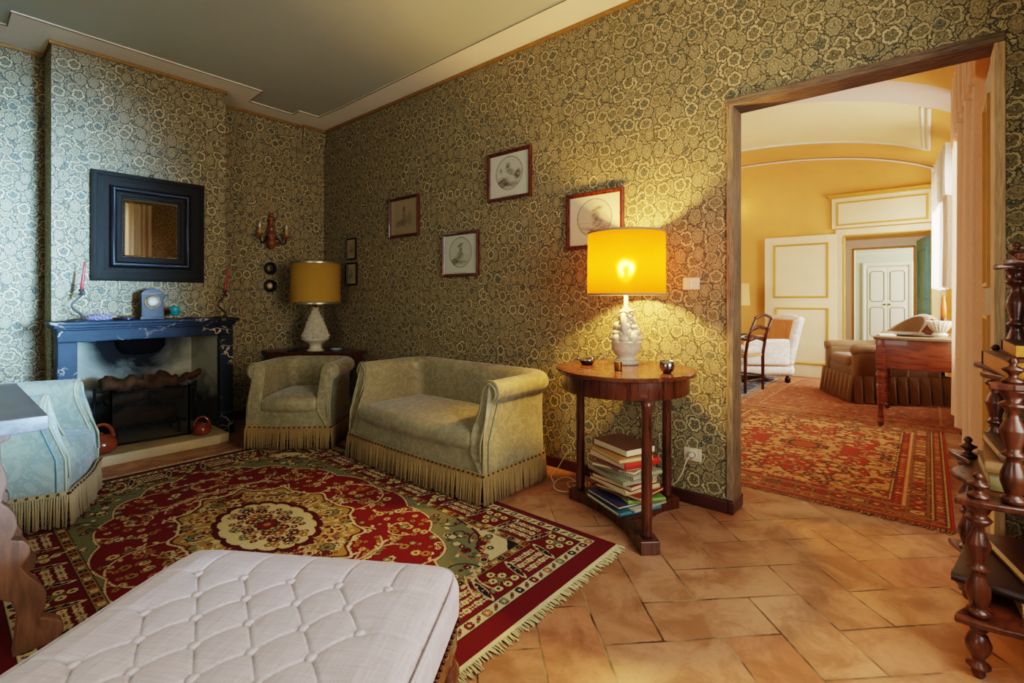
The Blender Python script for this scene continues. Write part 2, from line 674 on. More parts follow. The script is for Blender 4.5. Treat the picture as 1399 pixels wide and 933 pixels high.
M['red_wax'] = plain('red_wax', c(150, 10, 18), .35, 0, .1)
M['teal_glaze'] = plain('teal_glaze', c(10, 112, 104), .25, 0, .25, 25)
M['copper_glaze'] = plain('orange_brown_glaze', c(124, 54, 26), .2, 0, .3, 12, 0, 60, .5, 0, .4)
M['ebony'] = plain('ebonised_wood', c(20, 18, 16), .4, 0, .3, 20, 0, 60, .25)
M['white_ceramic'] = plain('cream_ceramic', c(200, 190, 164), .3, 0, .14, 40, .1, 90, .5, 0, .2)
M['switch'] = plain('ivory_plastic', c(218, 206, 172), .35, 0, .05)
M['cord'] = plain('white_cable', c(206, 196, 172), .45, 0, .05)
M['page'] = plain('aged_paper_edges', c(206, 186, 140), .8, 0, .2, 60)
M['gilt_page'] = plain('gilt_page_edges', c(196, 132, 40), .5, .2, .25, 60)
M['linen'] = None
M['stone'] = plain('worn_hearth_stone', c(176, 156, 112), .6, 0, .2, 7, .2, 40)
M['cream_paint'] = plain('cream_paint', c(226, 210, 168), .5, 0, .06, 5, .03, 60)
M['white_paint'] = plain('off_white_paint', c(232, 226, 208), .5, 0, .04, 5)
M['yellow_line'] = plain('ochre_painted_moulding', c(196, 146, 54), .5, 0, .1, 8)
M['teal_paint'] = plain('teal_green_paint', c(110, 190, 204), .5, 0, .25, 8)
M['grey_leaf'] = plain('grey_green_door_paint', c(140, 130, 100), .5, 0, .1, 6)
M['green_glass'] = plain('green_glaze', c(40, 120, 30), .15, 0, .2)
M['bark'] = plain('dry_split_log', c(76, 48, 22), .9, 0, .6, 18, .8, 40, .2)
M['velvet'] = fabric('ochre_velvet', c(188, 112, 40), .8, 300, .3, .5)
M['ivory_damask'] = make_damask('ivory_damask', c(222, 214, 196), c(240, 234, 222), 12)
M['tan_fabric'] = fabric('tan_cotton', c(124, 94, 60), .9, 500, .15, .2)
M['rush'] = plain('straw_cushion', c(206, 160, 100), .9, 0, .3, 30, .3)
M['shade_edge'] = plain('silver_shade_trim', c(170, 162, 140), .3, .8, .2)
M['shade_braid'] = fabric('grey_brown_braid', c(150, 128, 92), .9, 400, .3)


def make_linen():
    t = NT('off_white_linen')
    o = t.obj()
    a = t.noise(t.vscale(o, (220, 14, 30)), 1, 3)
    b = t.noise(t.vscale(o, (14, 220, 30)), 1, 3)
    w = t.mul(t.add(a, b), .5)
    slub = t.rng(t.noise(t.vscale(o, (40, 5, 5)), 4, 2), .60, .68)
    stain = t.rng(t.noise(o, 5.0, 2, .5), .70, .78)
    col = t.mix(t.rng(w, .38, .62), c(190, 181, 184), c(208, 200, 204))
    col = t.mix(t.mul(slub, .35), col, c(176, 160, 150))
    col = t.mix(t.mul(stain, .5), col, c(206, 176, 128))
    return t.done(t.bsdf(col, .9, 0, t.bump(w, .25, .003), .2, .15))


M['linen'] = make_linen()


def make_shade(name, col, tr=.55, sheer=0.0):
    t = NT(name)
    o = t.obj()
    w = t.noise(t.vscale(o, (1, 1, .15)), 260, 2)
    cc = t.mix(t.rng(w, .35, .65), darker(col, .9), col)
    d = t.n('ShaderNodeBsdfDiffuse')
    t.put(d.inputs[0], cc)
    s = t.n('ShaderNodeBsdfTranslucent')
    t.put(s.inputs[0], cc)
    mx = t.n('ShaderNodeMixShader')
    mx.inputs[0].default_value = tr
    t.t.links.new(d.outputs[0], mx.inputs[1])
    t.t.links.new(s.outputs[0], mx.inputs[2])
    if not sheer:
        return t.done(mx.outputs[0])
    rf = t.n('ShaderNodeBsdfRefraction')
    t.put(rf.inputs[0], cc)
    rf.inputs['Roughness'].default_value = .7
    rf.inputs['IOR'].default_value = 1.12
    m3 = t.n('ShaderNodeMixShader')
    m3.inputs[0].default_value = .30
    t.t.links.new(mx.outputs[0], m3.inputs[1])
    t.t.links.new(rf.outputs[0], m3.inputs[2])
    mx = m3
    tp = t.n('ShaderNodeBsdfTransparent')
    t.put(tp.inputs[0], c(255, 220, 130))
    m2 = t.n('ShaderNodeMixShader')
    m2.inputs[0].default_value = sheer
    t.t.links.new(mx.outputs[0], m2.inputs[1])
    t.t.links.new(tp.outputs[0], m2.inputs[2])
    return t.done(m2.outputs[0])


M['shade_lit'] = make_shade('amber_silk_shade', c(232, 142, 40), .8, .24)
M['shade_gold'] = make_shade('gold_silk_shade', c(190, 150, 66), .25)
M['shade_cream'] = make_shade('cream_parchment_shade', c(250, 224, 160), .5)
M['curtain_peach'] = make_shade('peach_cotton_curtain', c(238, 210, 178), .3)
M['sheer'] = make_shade('white_sheer_curtain', c(240, 234, 222), .6)
M['curtain_beige'] = make_shade('beige_lining_curtain', c(226, 212, 184), .5)


def make_soot():
    t = NT('sooty_firebox_plaster')
    p = t.xyz(t.pos())
    n = t.noise(t.pos(), 4, 5, .6, .6)
    dx = t.mul(t.sub(p[0], 1.08), 2.7)
    dz = t.mul(t.sub(p[2], .84), 2.4)
    r = t.math('SQRT', t.add(t.mul(dx, dx), t.mul(dz, dz)))
    r = t.add(r, t.mul(t.sub(n, .5), .9))
    soot = t.rng(r, 1.25, .55)
    low = t.mul(t.rng(t.add(p[2], t.mul(t.sub(n, .5), .5)), .50, .30), .9)
    base = t.mix(n, c(140, 140, 116), c(180, 174, 150))
    col = t.mix(t.math('MAXIMUM', soot, low), base, c(20, 20, 18))
    return t.done(t.bsdf(col, .9, 0, t.bump(n, .2, .01), .2))


M['soot'] = make_soot()


def make_plaster(name, col, var=.12):
    t = NT(name)
    n = t.noise(t.pos(), 1.6, 5, .6, .3)
    f = t.noise(t.pos(), 60, 3)
    cc = t.mix(t.rng(n, .3, .7), darker(col, 1 - var), darker(col, 1 + var * .4))
    return t.done(t.bsdf(cc, .85, 0, t.bump(f, .08, .003), .2))


M['yellow_wall'] = make_plaster('ochre_yellow_plaster', c(226, 174, 94))
M['cream_vault'] = make_plaster('cream_vault_plaster', c(240, 220, 166), .06)
M['lilac_band'] = make_plaster('pale_mauve_vault_band', c(214, 196, 178), .05)
M['far_wall'] = make_plaster('pale_celadon_plaster', c(206, 212, 192), .05)


def make_mirror():
    t = NT('mirror_glass')
    n = t.noise(t.obj(), 40, 3)
    return t.done(t.bsdf(t.mix(n, c(206, 206, 196), c(222, 222, 212)), .02, 1.0))


M['mirror'] = make_mirror()


def make_screen_mesh():
    t = NT('fire_screen_mesh')
    tr = t.n('ShaderNodeBsdfTransparent')
    n = t.noise(t.obj(), 50, 2)
    d = t.bsdf(t.mix(n, c(24, 23, 20), c(40, 38, 30)), .9, 0, None, .05)
    mx = t.n('ShaderNodeMixShader')
    mx.inputs[0].default_value = .42
    t.t.links.new(tr.outputs[0], mx.inputs[1])
    t.t.links.new(d, mx.inputs[2])
    return t.done(mx.outputs[0])


M['screenmesh'] = make_screen_mesh()


def make_ripple():
    """ebonised wood with fine engraved ripple"""
    t = NT('ripple_moulded_ebony')
    o = t.obj()
    p = t.xyz(o)
    wv = t.math('SINE', t.mul(t.add(p[0], p[2]), 900))
    wv2 = t.math('SINE', t.mul(t.sub(p[0], p[2]), 900))
    h = t.mul(wv, wv2)
    n = t.noise(o, 20, 3)
    col = t.mix(t.rng(h, 0, 1), t.mix(n, c(20, 17, 13), c(34, 30, 24)), c(58, 54, 44))
    return t.done(t.bsdf(col, .5, 0, t.bump(h, .5, .002), .2))


M['ripple'] = make_ripple()


def make_glass_crystal():
    t = NT('purple_amethyst')
    v = t.voro(t.obj(), 130, 1)
    col = t.mix(v.outputs['Color'], c(60, 50, 90), c(170, 160, 190))
    return t.done(t.bsdf(col, .15, 0, t.bump(v.outputs['Distance'], 1.0, .01), .6))


M['amethyst'] = make_glass_crystal()


def glow(name, col, s):
    t = NT(name)
    n = t.noise(t.obj(), 30, 2)
    e = t.n('ShaderNodeEmission')
    t.put(e.inputs[0], t.mix(n, col, darker(col, .9)))
    e.inputs[1].default_value = s
    return t.done(e.outputs[0])


M['bulb_lit'] = glow('lit_lamp_bulb', c(255, 214, 140), 22)
M['bulb_off'] = plain('clear_bulb_glass', c(220, 216, 206), .08, 0, .05)
M['rugmat'] = vcol('wool_pile_colours', .95, .25, 0)
M['printmat'] = vcol('engraved_paper', .7, 0, 0)

WB, WA, CEIL = 2.77, 5.045, 2.975          # fireplace-side corner: wall_right plane x, wall_back plane y, ceiling
BACK = -.62
DY0, DY1, DZ = -.222, .818, 2.20           # doorway in wall_right
CHX0, CHX1, CHY = .546, 1.67, 4.72         # chimney breast

# ------------------------------------------------------------------ the room shell
def struct(name, mb, mats, **k):
    o = mb.build(name, mats, **k)
    o['kind'] = 'structure'
    return o


mb = MB()
mb.box(-2.0, 17.0, -3.0, 8.0, -.1, 0)
struct('floor', mb, M['tiles'])

mb = MB()
mb.box(WB, WB + .13, DY1, WA + .2, 0, CEIL + .1)
mb.box(WB, WB + .13, BACK - .2, DY0, 0, CEIL + .1)
mb.box(WB, WB + .13, DY0, DY1, DZ, CEIL + .1)
struct('wall_right', mb, M['wallpaper'])
mb = MB()
mb.box(-2.0, WB, WA, WA + .3, 0, CEIL + .1)
mb.add([(2.53, WA, 2.70), (WB, WA, 2.70), (WB, WA - .04, CEIL), (2.53, WA - .04, CEIL), (2.53, WA, CEIL), (WB, WA, CEIL)], [(0, 1, 2, 3), (0, 3, 4), (1, 5, 2)], 0, False)
struct('wall_back', mb, M['wallpaper'])
mb = MB()
mb.box(-2.0, -1.8, BACK, WA, 0, CEIL + .1)
struct('wall_left', mb, M['wallpaper'])
mb = MB()
wx0, wx1, wz0, wz1 = .70, 2.02, .55, 2.6
mb.box(-2.0, wx0, BACK - .2, BACK, 0, CEIL + .1)
mb.box(wx1, WB, BACK - .2, BACK, 0, CEIL + .1)
mb.box(wx0, wx1, BACK - .2, BACK, 0, wz0)
mb.box(wx0, wx1, BACK - .2, BACK, wz1, CEIL + .1)
struct('wall_front', mb, M['wallpaper'])
mb = MB()
mb.box(wx0, wx0 + .06, BACK - .14, BACK - .09, wz0, wz1)
mb.box(wx1 - .06, wx1, BACK - .14, BACK - .09, wz0, wz1)
mb.box((wx0 + wx1) / 2 - .04, (wx0 + wx1) / 2 + .04, BACK - .14, BACK - .09, wz0, wz1)
for z in (wz0, 1.2, 1.9, wz1 - .06):
    mb.box(wx0, wx1, BACK - .135, BACK - .095, z, z + .05)
struct('window_1', mb, M['white_paint'])
# chimney breast with the fire opening
mb = MB()
ox0, ox1, oz1 = .63, 1.60, .88
mb.box(CHX0, ox0, CHY, WA, 0, CEIL)
mb.box(ox1, CHX1, CHY, WA, 0, CEIL)
mb.box(ox0, ox1, CHY, WA, oz1, CEIL)
struct('wall_chimney', mb, M['wallpaper'])
# ceiling with its painted stepped border
mb = MB()
mb.box(-2.0, WB, BACK - .2, WA, CEIL + .012, CEIL + .1)
struct('ceiling', mb, M['ceiling'])
inner = [(-1.5, 4.71), (.327, 4.71), (.327, 4.46), (1.885, 4.49), (1.90, 4.80), (2.318, 4.82), (2.318, 4.69), (2.52, 4.69), (2.535, 4.31), (2.505, 1.69), (2.49, -.4), (-1.5, -.4)]
outer = [(-2.0, WA), (.327, WA), (.62, WA), (1.6, WA), (1.91, WA), (2.318, WA), (2.33, WA), (2.6, WA), (WB, WA), (WB, 1.69), (WB, BACK), (-2.0, BACK)]
mb = MB()
n = len(inner)
vs = [(p[0], p[1], CEIL) for p in inner] + [(p[0], p[1], CEIL) for p in outer] + [(p[0], p[1], CEIL + .012) for p in inner]
fs = []
for i in range(n):
    j = (i + 1) % n
    fs.append((i, j, n + j, n + i))
    fs.append((j, i, 2 * n + i, 2 * n + j))
mb.add(vs, fs, 0, False)
struct('ceiling_border', mb, M['band'])
mb = MB()
for i in range(n):
    a, b = Vector((*inner[i], 0)), Vector((*inner[(i + 1) % n], 0))
    d = (b - a).normalized()
    nn = Vector((-d.y, d.x, 0)) * .0035
    z0, z1 = CEIL - .002, CEIL + .002
    q = [a - nn, b - nn, b + nn, a + nn]
    vs = [(p.x, p.y, z0) for p in q] + [(p.x, p.y, z1) for p in q]
    mb.add(vs, [(0, 1, 2, 3), (7, 6, 5, 4), (0, 4, 5, 1), (1, 5, 6, 2), (2, 6, 7, 3), (3, 7, 4, 0)], 0, False)
struct('trim_1', mb, M['cline'])
mb = MB()                                   # gilt beading where walls meet the ceiling
bz0, bz1, bt = CEIL - .028, CEIL - .003, .014
mb.box(WB - bt, WB, BACK, WA, bz0, bz1)
mb.box(CHX1, WB, WA - bt - .001, WA, bz0, bz1)
mb.box(2.53 - bt, WB, WA - .035 - bt, WA - .035, bz0, bz1)
mb.box(CHX0, CHX1, CHY - bt, CHY, bz0, bz1)
mb.box(CHX0 - bt, CHX0, CHY - bt, WA, bz0, bz1)
mb.box(CHX1, CHX1 + bt, CHY - bt, WA, bz0, bz1)
mb.box(-2.0, CHX0, WA - bt, WA, bz0, bz1)
struct('trim_2', mb, M['gold'])
# skirting
mb = MB()
sk = .028
mb.box(WB - sk, WB, DY1, WA, 0, .068)
mb.box(WB - sk, WB + .13 + sk, DY1 - sk, DY1 + .001, 0, .068)
mb.box(WB - sk, WB, BACK, DY0 - .06, 0, .068)
o = struct('baseboard_right', mb, M['skirting'])
bevel(o, .006, 2)
mb = MB()
mb.box(CHX1 + .03, WB - sk, WA - .04, WA, 0, .09)
mb.box(-2.0, CHX0, WA - .025, WA, 0, .09)
bevel(struct('baseboard_back', mb, M['skirting']), .005, 2)
# oak lining of the doorway
mb = MB()
jt = .022
mb.box(WB - .012, WB + .142, DY1 - jt, DY1 + .012, .069, DZ + .012)
o = struct('trim_3', mb, M['jambwood'])
bevel(o, .004, 2)
mb = MB()
mb.box(WB - .012, WB + .142, DY0 - .012, DY0 + jt, 0, DZ - jt)
M['jamb_lit'] = wood('lit_oak_lining', c(150, 122, 84), c(214, 186, 140), .7, 2, 9, 0, 14)  # right jamb: light from the yellow room put into a paler colour
bevel(struct('trim_12', mb, M['jamb_lit']), .004, 2)
mb = MB()
mb.box(WB - .013, WB + .143, DY0 - .012, DY1 + .012, DZ - jt, DZ + .02)
bevel(struct('trim_4', mb, M['jambwood_h']), .004, 2)
# ------------------------------------------------------------------ the yellow room behind the doorway and the rooms after it
FX = 8.35
YW = -.30


def vz(y):
    q = max(0.0, 1 - ((y - 2.2) / 2.6) ** 2)
    return 2.43 + .83 * sqrt(q)


mb = MB()
mb.box(WB + .131, WB + .15, DY1 + .013, 4.9, 0, 3.4)
mb.box(WB + .131, WB + .15, YW - .3, DY0 - .013, 0, 3.4)
mb.box(WB + .131, WB + .15, DY0 - .013, DY1 + .013, DZ + .021, 3.4)
struct('wall_salon_near', mb, M['yellow_wall'])
fy0, fy1, fz = -.02, .915, 2.03
mb = MB()
N = 60
ys = sorted(set([YW + (4.9 - YW) * i / N for i in range(N + 1)] + [fy0, fy1]))
for a, b in zip(ys[:-1], ys[1:]):
    lo = fz if (a >= fy0 - 1e-6 and b <= fy1 + 1e-6) else 0
    mb.add([(FX, a, lo), (FX, b, lo), (FX, b, vz(b) + .02), (FX, a, vz(a) + .02)], [(3, 2, 1, 0)], 0, False)
mb.box(FX, FX + .15, fy0 - .005, fy0, 0, fz + .005)
mb.box(FX, FX + .15, fy1, fy1 + .005, 0, fz + .005)
mb.box(FX, FX + .15, fy0, fy1, fz, fz + .005)
struct('wall_salon_far', mb, M['yellow_wall'])
sw = [(4.9, 6.3, .75, 2.42), (6.95, 7.95, .75, 2.42)]
mb = MB()
xs = [WB + .13, sw[0][0], sw[0][1], sw[1][0], sw[1][1], FX]
for i in range(5):
    if i in (1, 3):
        a = sw[i // 2]
        mb.box(xs[i], xs[i + 1], YW - .3, YW, 0, a[2])
        mb.box(xs[i], xs[i + 1], YW - .3, YW, a[3], 2.72)
    else:
        mb.box(xs[i], xs[i + 1], YW - .3, YW, 0, 2.72)
struct('wall_salon_window', mb, M['yellow_wall'])
for k, (a, b, z0, z1) in enumerate(sw):
    mb = MB()
    mb.box(a, a + .06, YW - .2, YW - .15, z0, z1)
    mb.box(b - .06, b, YW - .2, YW - .15, z0, z1)
    m_ = (a + b) / 2
    mb.box(m_ - .04, m_ + .04, YW - .2, YW - .15, z0, z1)
    for z in (z0, 1.55, z1 - .06):
        mb.box(a, b, YW - .195, YW - .155, z, z + .05)
    mb.box(a - .02, b + .02, YW - .15, YW + .03, z0 - .04, z0)
    struct('window_%d' % (k + 2), mb, M['white_paint'])
mb = MB()
mb.box(WB + .13, FX, 4.8, 4.95, 0, 3.3)
struct('wall_salon_left', mb, M['yellow_wall'])
# barrel vault with painted panel
mb = MB()
xb = [WB + .13, 5.2, 5.8, 5.84, 7.40, 7.44, FX]
yb = [YW + (.0 - YW) * i / 6 for i in range(6)] + [.0 + 4.5 * i / 44 for i in range(45)] + [4.8]
for i in range(len(xb) - 1):
    for j in range(len(yb) - 1):
        xm, ym = (xb[i] + xb[i + 1]) / 2, (yb[j] + yb[j + 1]) / 2
        if xm < 5.2:
            mt = 0
        elif xm < 5.8:
            mt = 2
        elif xm < 7.44 and ym > .03:
            mt = 1
        else:
            mt = 0
        a, b = yb[j], yb[j + 1]
        mb.add([(xb[i], a, vz(a)), (xb[i + 1], a, vz(a)), (xb[i + 1], b, vz(b)), (xb[i], b, vz(b))], [(0, 1, 2, 3)], mt, True)
struct('ceiling_vault', mb, [M['yellow_wall'], M['cream_vault'], M['lilac_band']])
mb = MB()
pts = [(7.42, y_, vz(y_) - .004) for y_ in [.0 + 4.5 * i / 50 for i in range(51)]]
mb.tube(pts, .018, 6)
mb.tube([(x_, .0, vz(0) - .004) for x_ in (5.82, 6.6, 7.42)], .018, 6)
mb.tube([(x_, .05, vz(.05) - .004) for x_ in (5.82, 6.6, 7.38)], .012, 6)
pts = [(FX - .012, y_, vz(y_) - .02) for y_ in [YW + 5.0 * i / 60 for i in range(61)]]
mb.tube(pts, .014, 6)
struct('trim_5', mb, M['white_paint'])
# casing of the far doorway
mb = MB()
cw = .10
mb.box(FX - .03, FX, fy1, fy1 + cw, 0, fz + cw)
mb.box(FX - .03, FX, fy0 - cw, fy0, 0, fz + cw)
mb.box(FX - .03, FX, fy0, fy1, fz, fz + cw)
o = struct('trim_6', mb, M['cream_paint'])
bevel(o, .008, 2)
mb = MB()
for (a, b, z0, z1) in ((fy1 - .0, fy1 + .012, 0, fz), (fy0 - .012, fy0, 0, fz), (fy0, fy1, fz, fz + .012)):
    mb.box(FX - .034, FX - .028, a, b, z0, z1)
struct('trim_7', mb, M['yellow_line'])
# overdoor panel
t = thing('overdoor_panel', 'long cream panel with ochre moulding over the far doorway of the yellow room', 'wall panel', (FX - .004, .5, 2.145))
mb = MB()
mb.rbox(-.035, 0, -.56, .56, .0, .425, .006)
mb.build('board', M['cream_paint'], t)
mb = MB()
mb.prism([(0, -.62), (-.09, -.62), (-.09, .62), (0, .62)], .445, .475)
mb.prism([(0, -.60), (-.06, -.60), (-.06, .60), (0, .60)], .42, .45)
bevel(mb.build('cornice', M['yellow_line'], t), .008)
mb = MB()
mb.T = Matrix.Translation((-.035, 0, 0)) @ Matrix.Rotation(-PI / 2, 4, 'Z')
mb.frame(1.0, .33, [(0, 0), (0, .012), (.02, .012), (.02, 0)], 0, 0, .20)
mb.build('moulding', M['yellow_line'], t)


def panel_leaf(name, label, W, H, panels, paint, line, loc, rz, knob=True, thick=.04, cat='door', off=.0):
    """door leaf in local XZ facing -Y, hinge at x=0"""
    t = thing(name, label, cat, loc, rz)
    mb = MB()
    mb.rbox(0, W, 0, thick, .012, H, .004)
    mb.build('leaf', paint, t)
    mb = MB()
    for (x0, x1, z0, z1) in panels:
        for side in (0, 1):
            if side:
                mb.T = Matrix.Translation((W, thick, 0)) @ Matrix.Rotation(PI, 4, 'Z')
                cx = W - (x0 + x1) / 2
            else:
                mb.T = None
                cx = (x0 + x1) / 2
            mb.frame(x1 - x0, z1 - z0, [(0, 0), (.004, .014), (.02, .014), (.028, 0)], 0, cx, (z0 + z1) / 2)
        mb.T = None
    mb.build('panel_moulding', line, t)
    if knob:
        for z in (1.04, 1.11):
            mb = MB()
            mb.lathe([(0.001, -.035), (.018, -.032), (.02, -.02), (.008, -.012), (.012, 0)], (0, 0, 0), 12)
            for k in range(len(mb.v) - 60, len(mb.v)):
                p = mb.v[k]
                mb.v[k] = (W - .05 + p[0], p[2], z + p[1])
            mb.build('door_knob', M['iron'], t)
    return t


# big cream leaf standing open against the far wall
panel_leaf('door_leaf', 'tall cream door leaf with ochre mouldings folded back against the yellow wall', .92, 2.06,
           [(.10, .80, 1.16, 1.95), (.10, .78, .20, 1.02)], M['cream_paint'], M['yellow_line'], (FX - .09, .985, 0), PI / 2 + .05)
# rotation: local +x -> +y, face -Y -> +x ; mirrored so the panels show on both sides
panel_leaf('door_leaf', 'teal green door leaf standing open at the far doorway', .86, 2.0,
           [(.12, .74, 1.15, 1.85), (.12, .74, .2, 1.0)], M['teal_paint'], M['teal_paint'], (FX + .16, -.045, 0), .17, False)
# door leaf at the right of the near doorway, folded into the yellow room
panel_leaf('door_leaf', 'grey-green door leaf edge on at the right jamb behind the peach curtain', .36, 2.19,
           [(.05, .31, 1.2, 2.05), (.05, .31, .2, 1.08)], M['grey_leaf'], M['yellow_line'], (WB + .155, -.247, 0), .0, False)

# passage and last room
mb = MB()
mb.box(FX + .15, 12.4, -.75, -.6, 0, 3.0)
mb.box(FX + .15, 12.4, 1.9, 2.05, 0, 3.0)
mb.box(FX + .02, FX + .15, fy1 + .006, 2.05, 0, 3.0)
mb.box(FX + .02, FX + .15, -.75, fy0 - .006, 0, 3.0)
mb.box(FX + .02, FX + .15, fy0, fy1, fz + .006, 3.0)
struct('wall_passage', mb, M['yellow_wall'])
gy0, gy1, gz = .21, 1.20, 2.16
mb = MB()
mb.box(12.4, 12.55, gy1, 2.05, 0, 3.0)
mb.box(12.4, 12.55, -.75, gy0, 0, 3.0)
mb.box(12.4, 12.55, gy0, gy1, gz, 3.0)
struct('wall_passage_end', mb, M['yellow_wall'])
mb = MB()
mb.box(12.36, 12.4, gy1 + .0, gy1 + .20, 0, gz + .2)
mb.box(12.36, 12.4, gy0 - .2, gy0, 0, gz + .2)
mb.box(12.36, 12.4, gy0, gy1, gz, gz + .2)
mb.box(12.36, 12.56, gy0 - .02, gy0 + .02, 0, gz)
mb.box(12.36, 12.56, gy1 - .02, gy1 + .02, 0, gz)
struct('trim_8', mb, M['white_paint'])
mb = MB()
for (a, b, z0, z1) in ((gy1 - .02, gy1 + .02, 0, gz + .02), (gy0 - .02, gy0 + .02, 0, gz + .02), (gy0, gy1, gz, gz + .03)):
    mb.box(12.35, 12.365, a, b, z0, z1)
struct('trim_9', mb, M['yellow_line'])
mb = MB()
mb.box(FX + .15, 12.4, -.75, 2.05, 2.9, 3.0)
mb.box(12.55, 16.6, -2.0, 3.2, 3.1, 3.2)
struct('ceiling_passage', mb, M['cream_vault'])
mb = MB()
mb.box(16.4, 16.6, -2.0, 3.2, 0, 3.2)
mb.box(12.55, 16.6, -2.1, -2.0, 0, 3.2)
mb.box(12.55, 16.6, 3.2, 3.3, 0, 3.2)
struct('wall_last_room', mb, M['far_wall'])
mb = MB()
mb.T = Matrix.Translation((16.4, .84, 0)) @ Matrix.Rotation(-PI / 2, 4, 'Z')
mb.frame(1.08, 2.3, [(0, 0), (0, .05), (.03, .06), (.08, .05), (.10, .03), (.10, 0)], 0, 0, .97)
mb.T = None
struct('trim_10', mb, M['white_paint'])
mb = MB()
mb.T = Matrix.Translation((16.4, .84, 0)) @ Matrix.Rotation(-PI / 2, 4, 'Z')
mb.frame(1.6, .42, [(0, 0), (.005, .012), (.03, .012), (.035, 0)], 0, 0, 2.55)
struct('trim_11', mb, M['white_paint'])
# white double door at the end of the enfilade: two leaves
M['celadon_line'] = plain('celadon_moulding_paint', c(120, 130, 110), .5, 0, .1)
for s, lab in ((0, 'left leaf of the white double door at the end of the last room'), (1, 'right leaf of the white double door at the end of the last room')):
    y0 = .845 if s == 0 else .415
    t = thing('door_leaf', lab, 'door', (16.38, y0, 0), 0, )
    mb = MB()
    mb.rbox(-.03, .01, 0, .425, .01, 1.99, .004)
    mb.build('leaf', M['white_paint'], t)
    mb = MB()
    for (z0, z1) in ((1.08, 1.88), (.14, .92)):
        w2, h2 = .15, (z1 - z0) / 2
        zc = (z0 + z1) / 2
        q = .03
        poly = [(-w2 + q, -h2), (w2 - q, -h2), (w2 - q, -h2 + q), (w2, -h2 + q), (w2, h2 - q), (w2 - q, h2 - q), (w2 - q, h2), (-w2 + q, h2), (-w2 + q, h2 - q), (-w2, h2 - q), (-w2, -h2 + q), (-w2 + q, -h2 + q)]
        mb.tube([(-.032, .2125 + a, zc + b) for a, b in poly], .009, 6, 0, False, True)
    mb.build('panel_moulding', M['celadon_line'], t)
    yk = .05 if s == 0 else .375
    mb = MB()
    mb.sphere((-.05, yk, 1.0), .026, 10, 8)
    mb.build('door_knob', M['brass'], t)

# ------------------------------------------------------------------ curtains
def curtain(mb, path, z0, z1, amp, folds, nz=18, taper=.0, mat=0, thick=0):
    P = [Vector((p[0], p[1], 0)) for p in path]
    L = [0]
    for a, b in zip(P[:-1], P[1:]):
        L.append(L[-1] + (b - a).length)

    def at(s):
        s *= L[-1]
        for k in range(len(P) - 1):
            if s <= L[k + 1] + 1e-9:
                f = (s - L[k]) / (L[k + 1] - L[k])
                d = (P[k + 1] - P[k]).normalized()
                return P[k].lerp(P[k + 1], f), Vector((-d.y, d.x, 0))
        d = (P[-1] - P[-2]).normalized()
        return P[-1], Vector((-d.y, d.x, 0))
    ph = random.random() * 6

    def fn(u, v):
        p, nrm = at(u)
        a = amp * (1 - taper * v)
        w = a * sin(u * folds * 2 * PI + ph + .5 * sin(v * 3)) + .35 * a * sin(u * folds * 5.1 * PI + 1.3 + v)
        q = p + nrm * w
        return (q.x, q.y, z0 + (z1 - z0) * v + (.012 * sin(u * folds * 2 * PI + ph) if v < .01 else 0))
    mb.grid(int(folds * 14), nz, fn, mat)


t = thing('curtain', 'long peach cotton curtain hanging just inside the yellow room by the doorway', 'curtain', (4.6, -.2, .26))
mb = MB()
curtain(mb, [(3.60, -.235), (4.5, -.20), (5.25, -.19)], 0, 2.3, .05, 7, taper=.2)
mb.build('drape', M['curtain_peach'], t, (-4.6, .2, 0))
mb = MB()
curtain(mb, [(3.58, -.215), (4.4, -.185), (5.3, -.175)], 2.06, 2.50, .04, 14, 6)
mb.build('valance', M['curtain_peach'], t, (-4.6, .2, 0))
t = thing('curtain', 'white sheer curtain glowing at the yellow room window behind the peach curtain', 'curtain', (6.9, -.2, .4))
mb = MB()
curtain(mb, [(6.3, -.17), (7.7, -.06)], .86, 2.19, .03, 9)
mb.build('drape', M['sheer'], t, (-6.9, .2, 0))
mb = MB()
curtain(mb, [(6.25, -.15), (7.7, -.045)], 1.75, 2.25, .03, 12, 6)
mb.build('valance', M['sheer'], t, (-6.9, .2, 0))
t = thing('curtain', 'beige curtain drawn beside the window behind the camera', 'curtain', (2.18, BACK + .1, 1.45))
mb = MB()
curtain(mb, [(1.96, BACK + .1), (2.38, BACK + .1)], 0, 1.25, .03, 5)
mb.build('drape', M['curtain_beige'], t, (-2.18, -BACK - .1, 0))


# ------------------------------------------------------------------ painted rugs
def canvas(W, L, res, base):
    nu, nv = int(W / res) + 1, int(L / res) + 1
    X, Y = np.meshgrid(np.linspace(0, W, nu), np.linspace(0, L, nv))
    A = np.empty((nv, nu, 3))
    A[:] = base
    return X, Y, A


def flower(A, X, Y, x, y, r, pet, ring, core, n=8, ph=0.0):
    dx, dy = X - x, Y - y
    m = (abs(dx) < r * 1.3) & (abs(dy) < r * 1.3)
    if not m.any():
        return
    iy, ix = np.where(m)
    sl = (slice(iy.min(), iy.max() + 1), slice(ix.min(), ix.max() + 1))
    dx, dy = dx[sl], dy[sl]
    d = np.hypot(dx, dy)
    a = np.arctan2(dy, dx)
    e = r * (.8 + .2 * np.abs(np.sin(a * n / 2 + ph)))
    B = A[sl]
    if ring is not None:
        B[d < e * 1.22] = ring
    B[d < e] = pet
    if core is not None:
        B[d < r * .36] = core


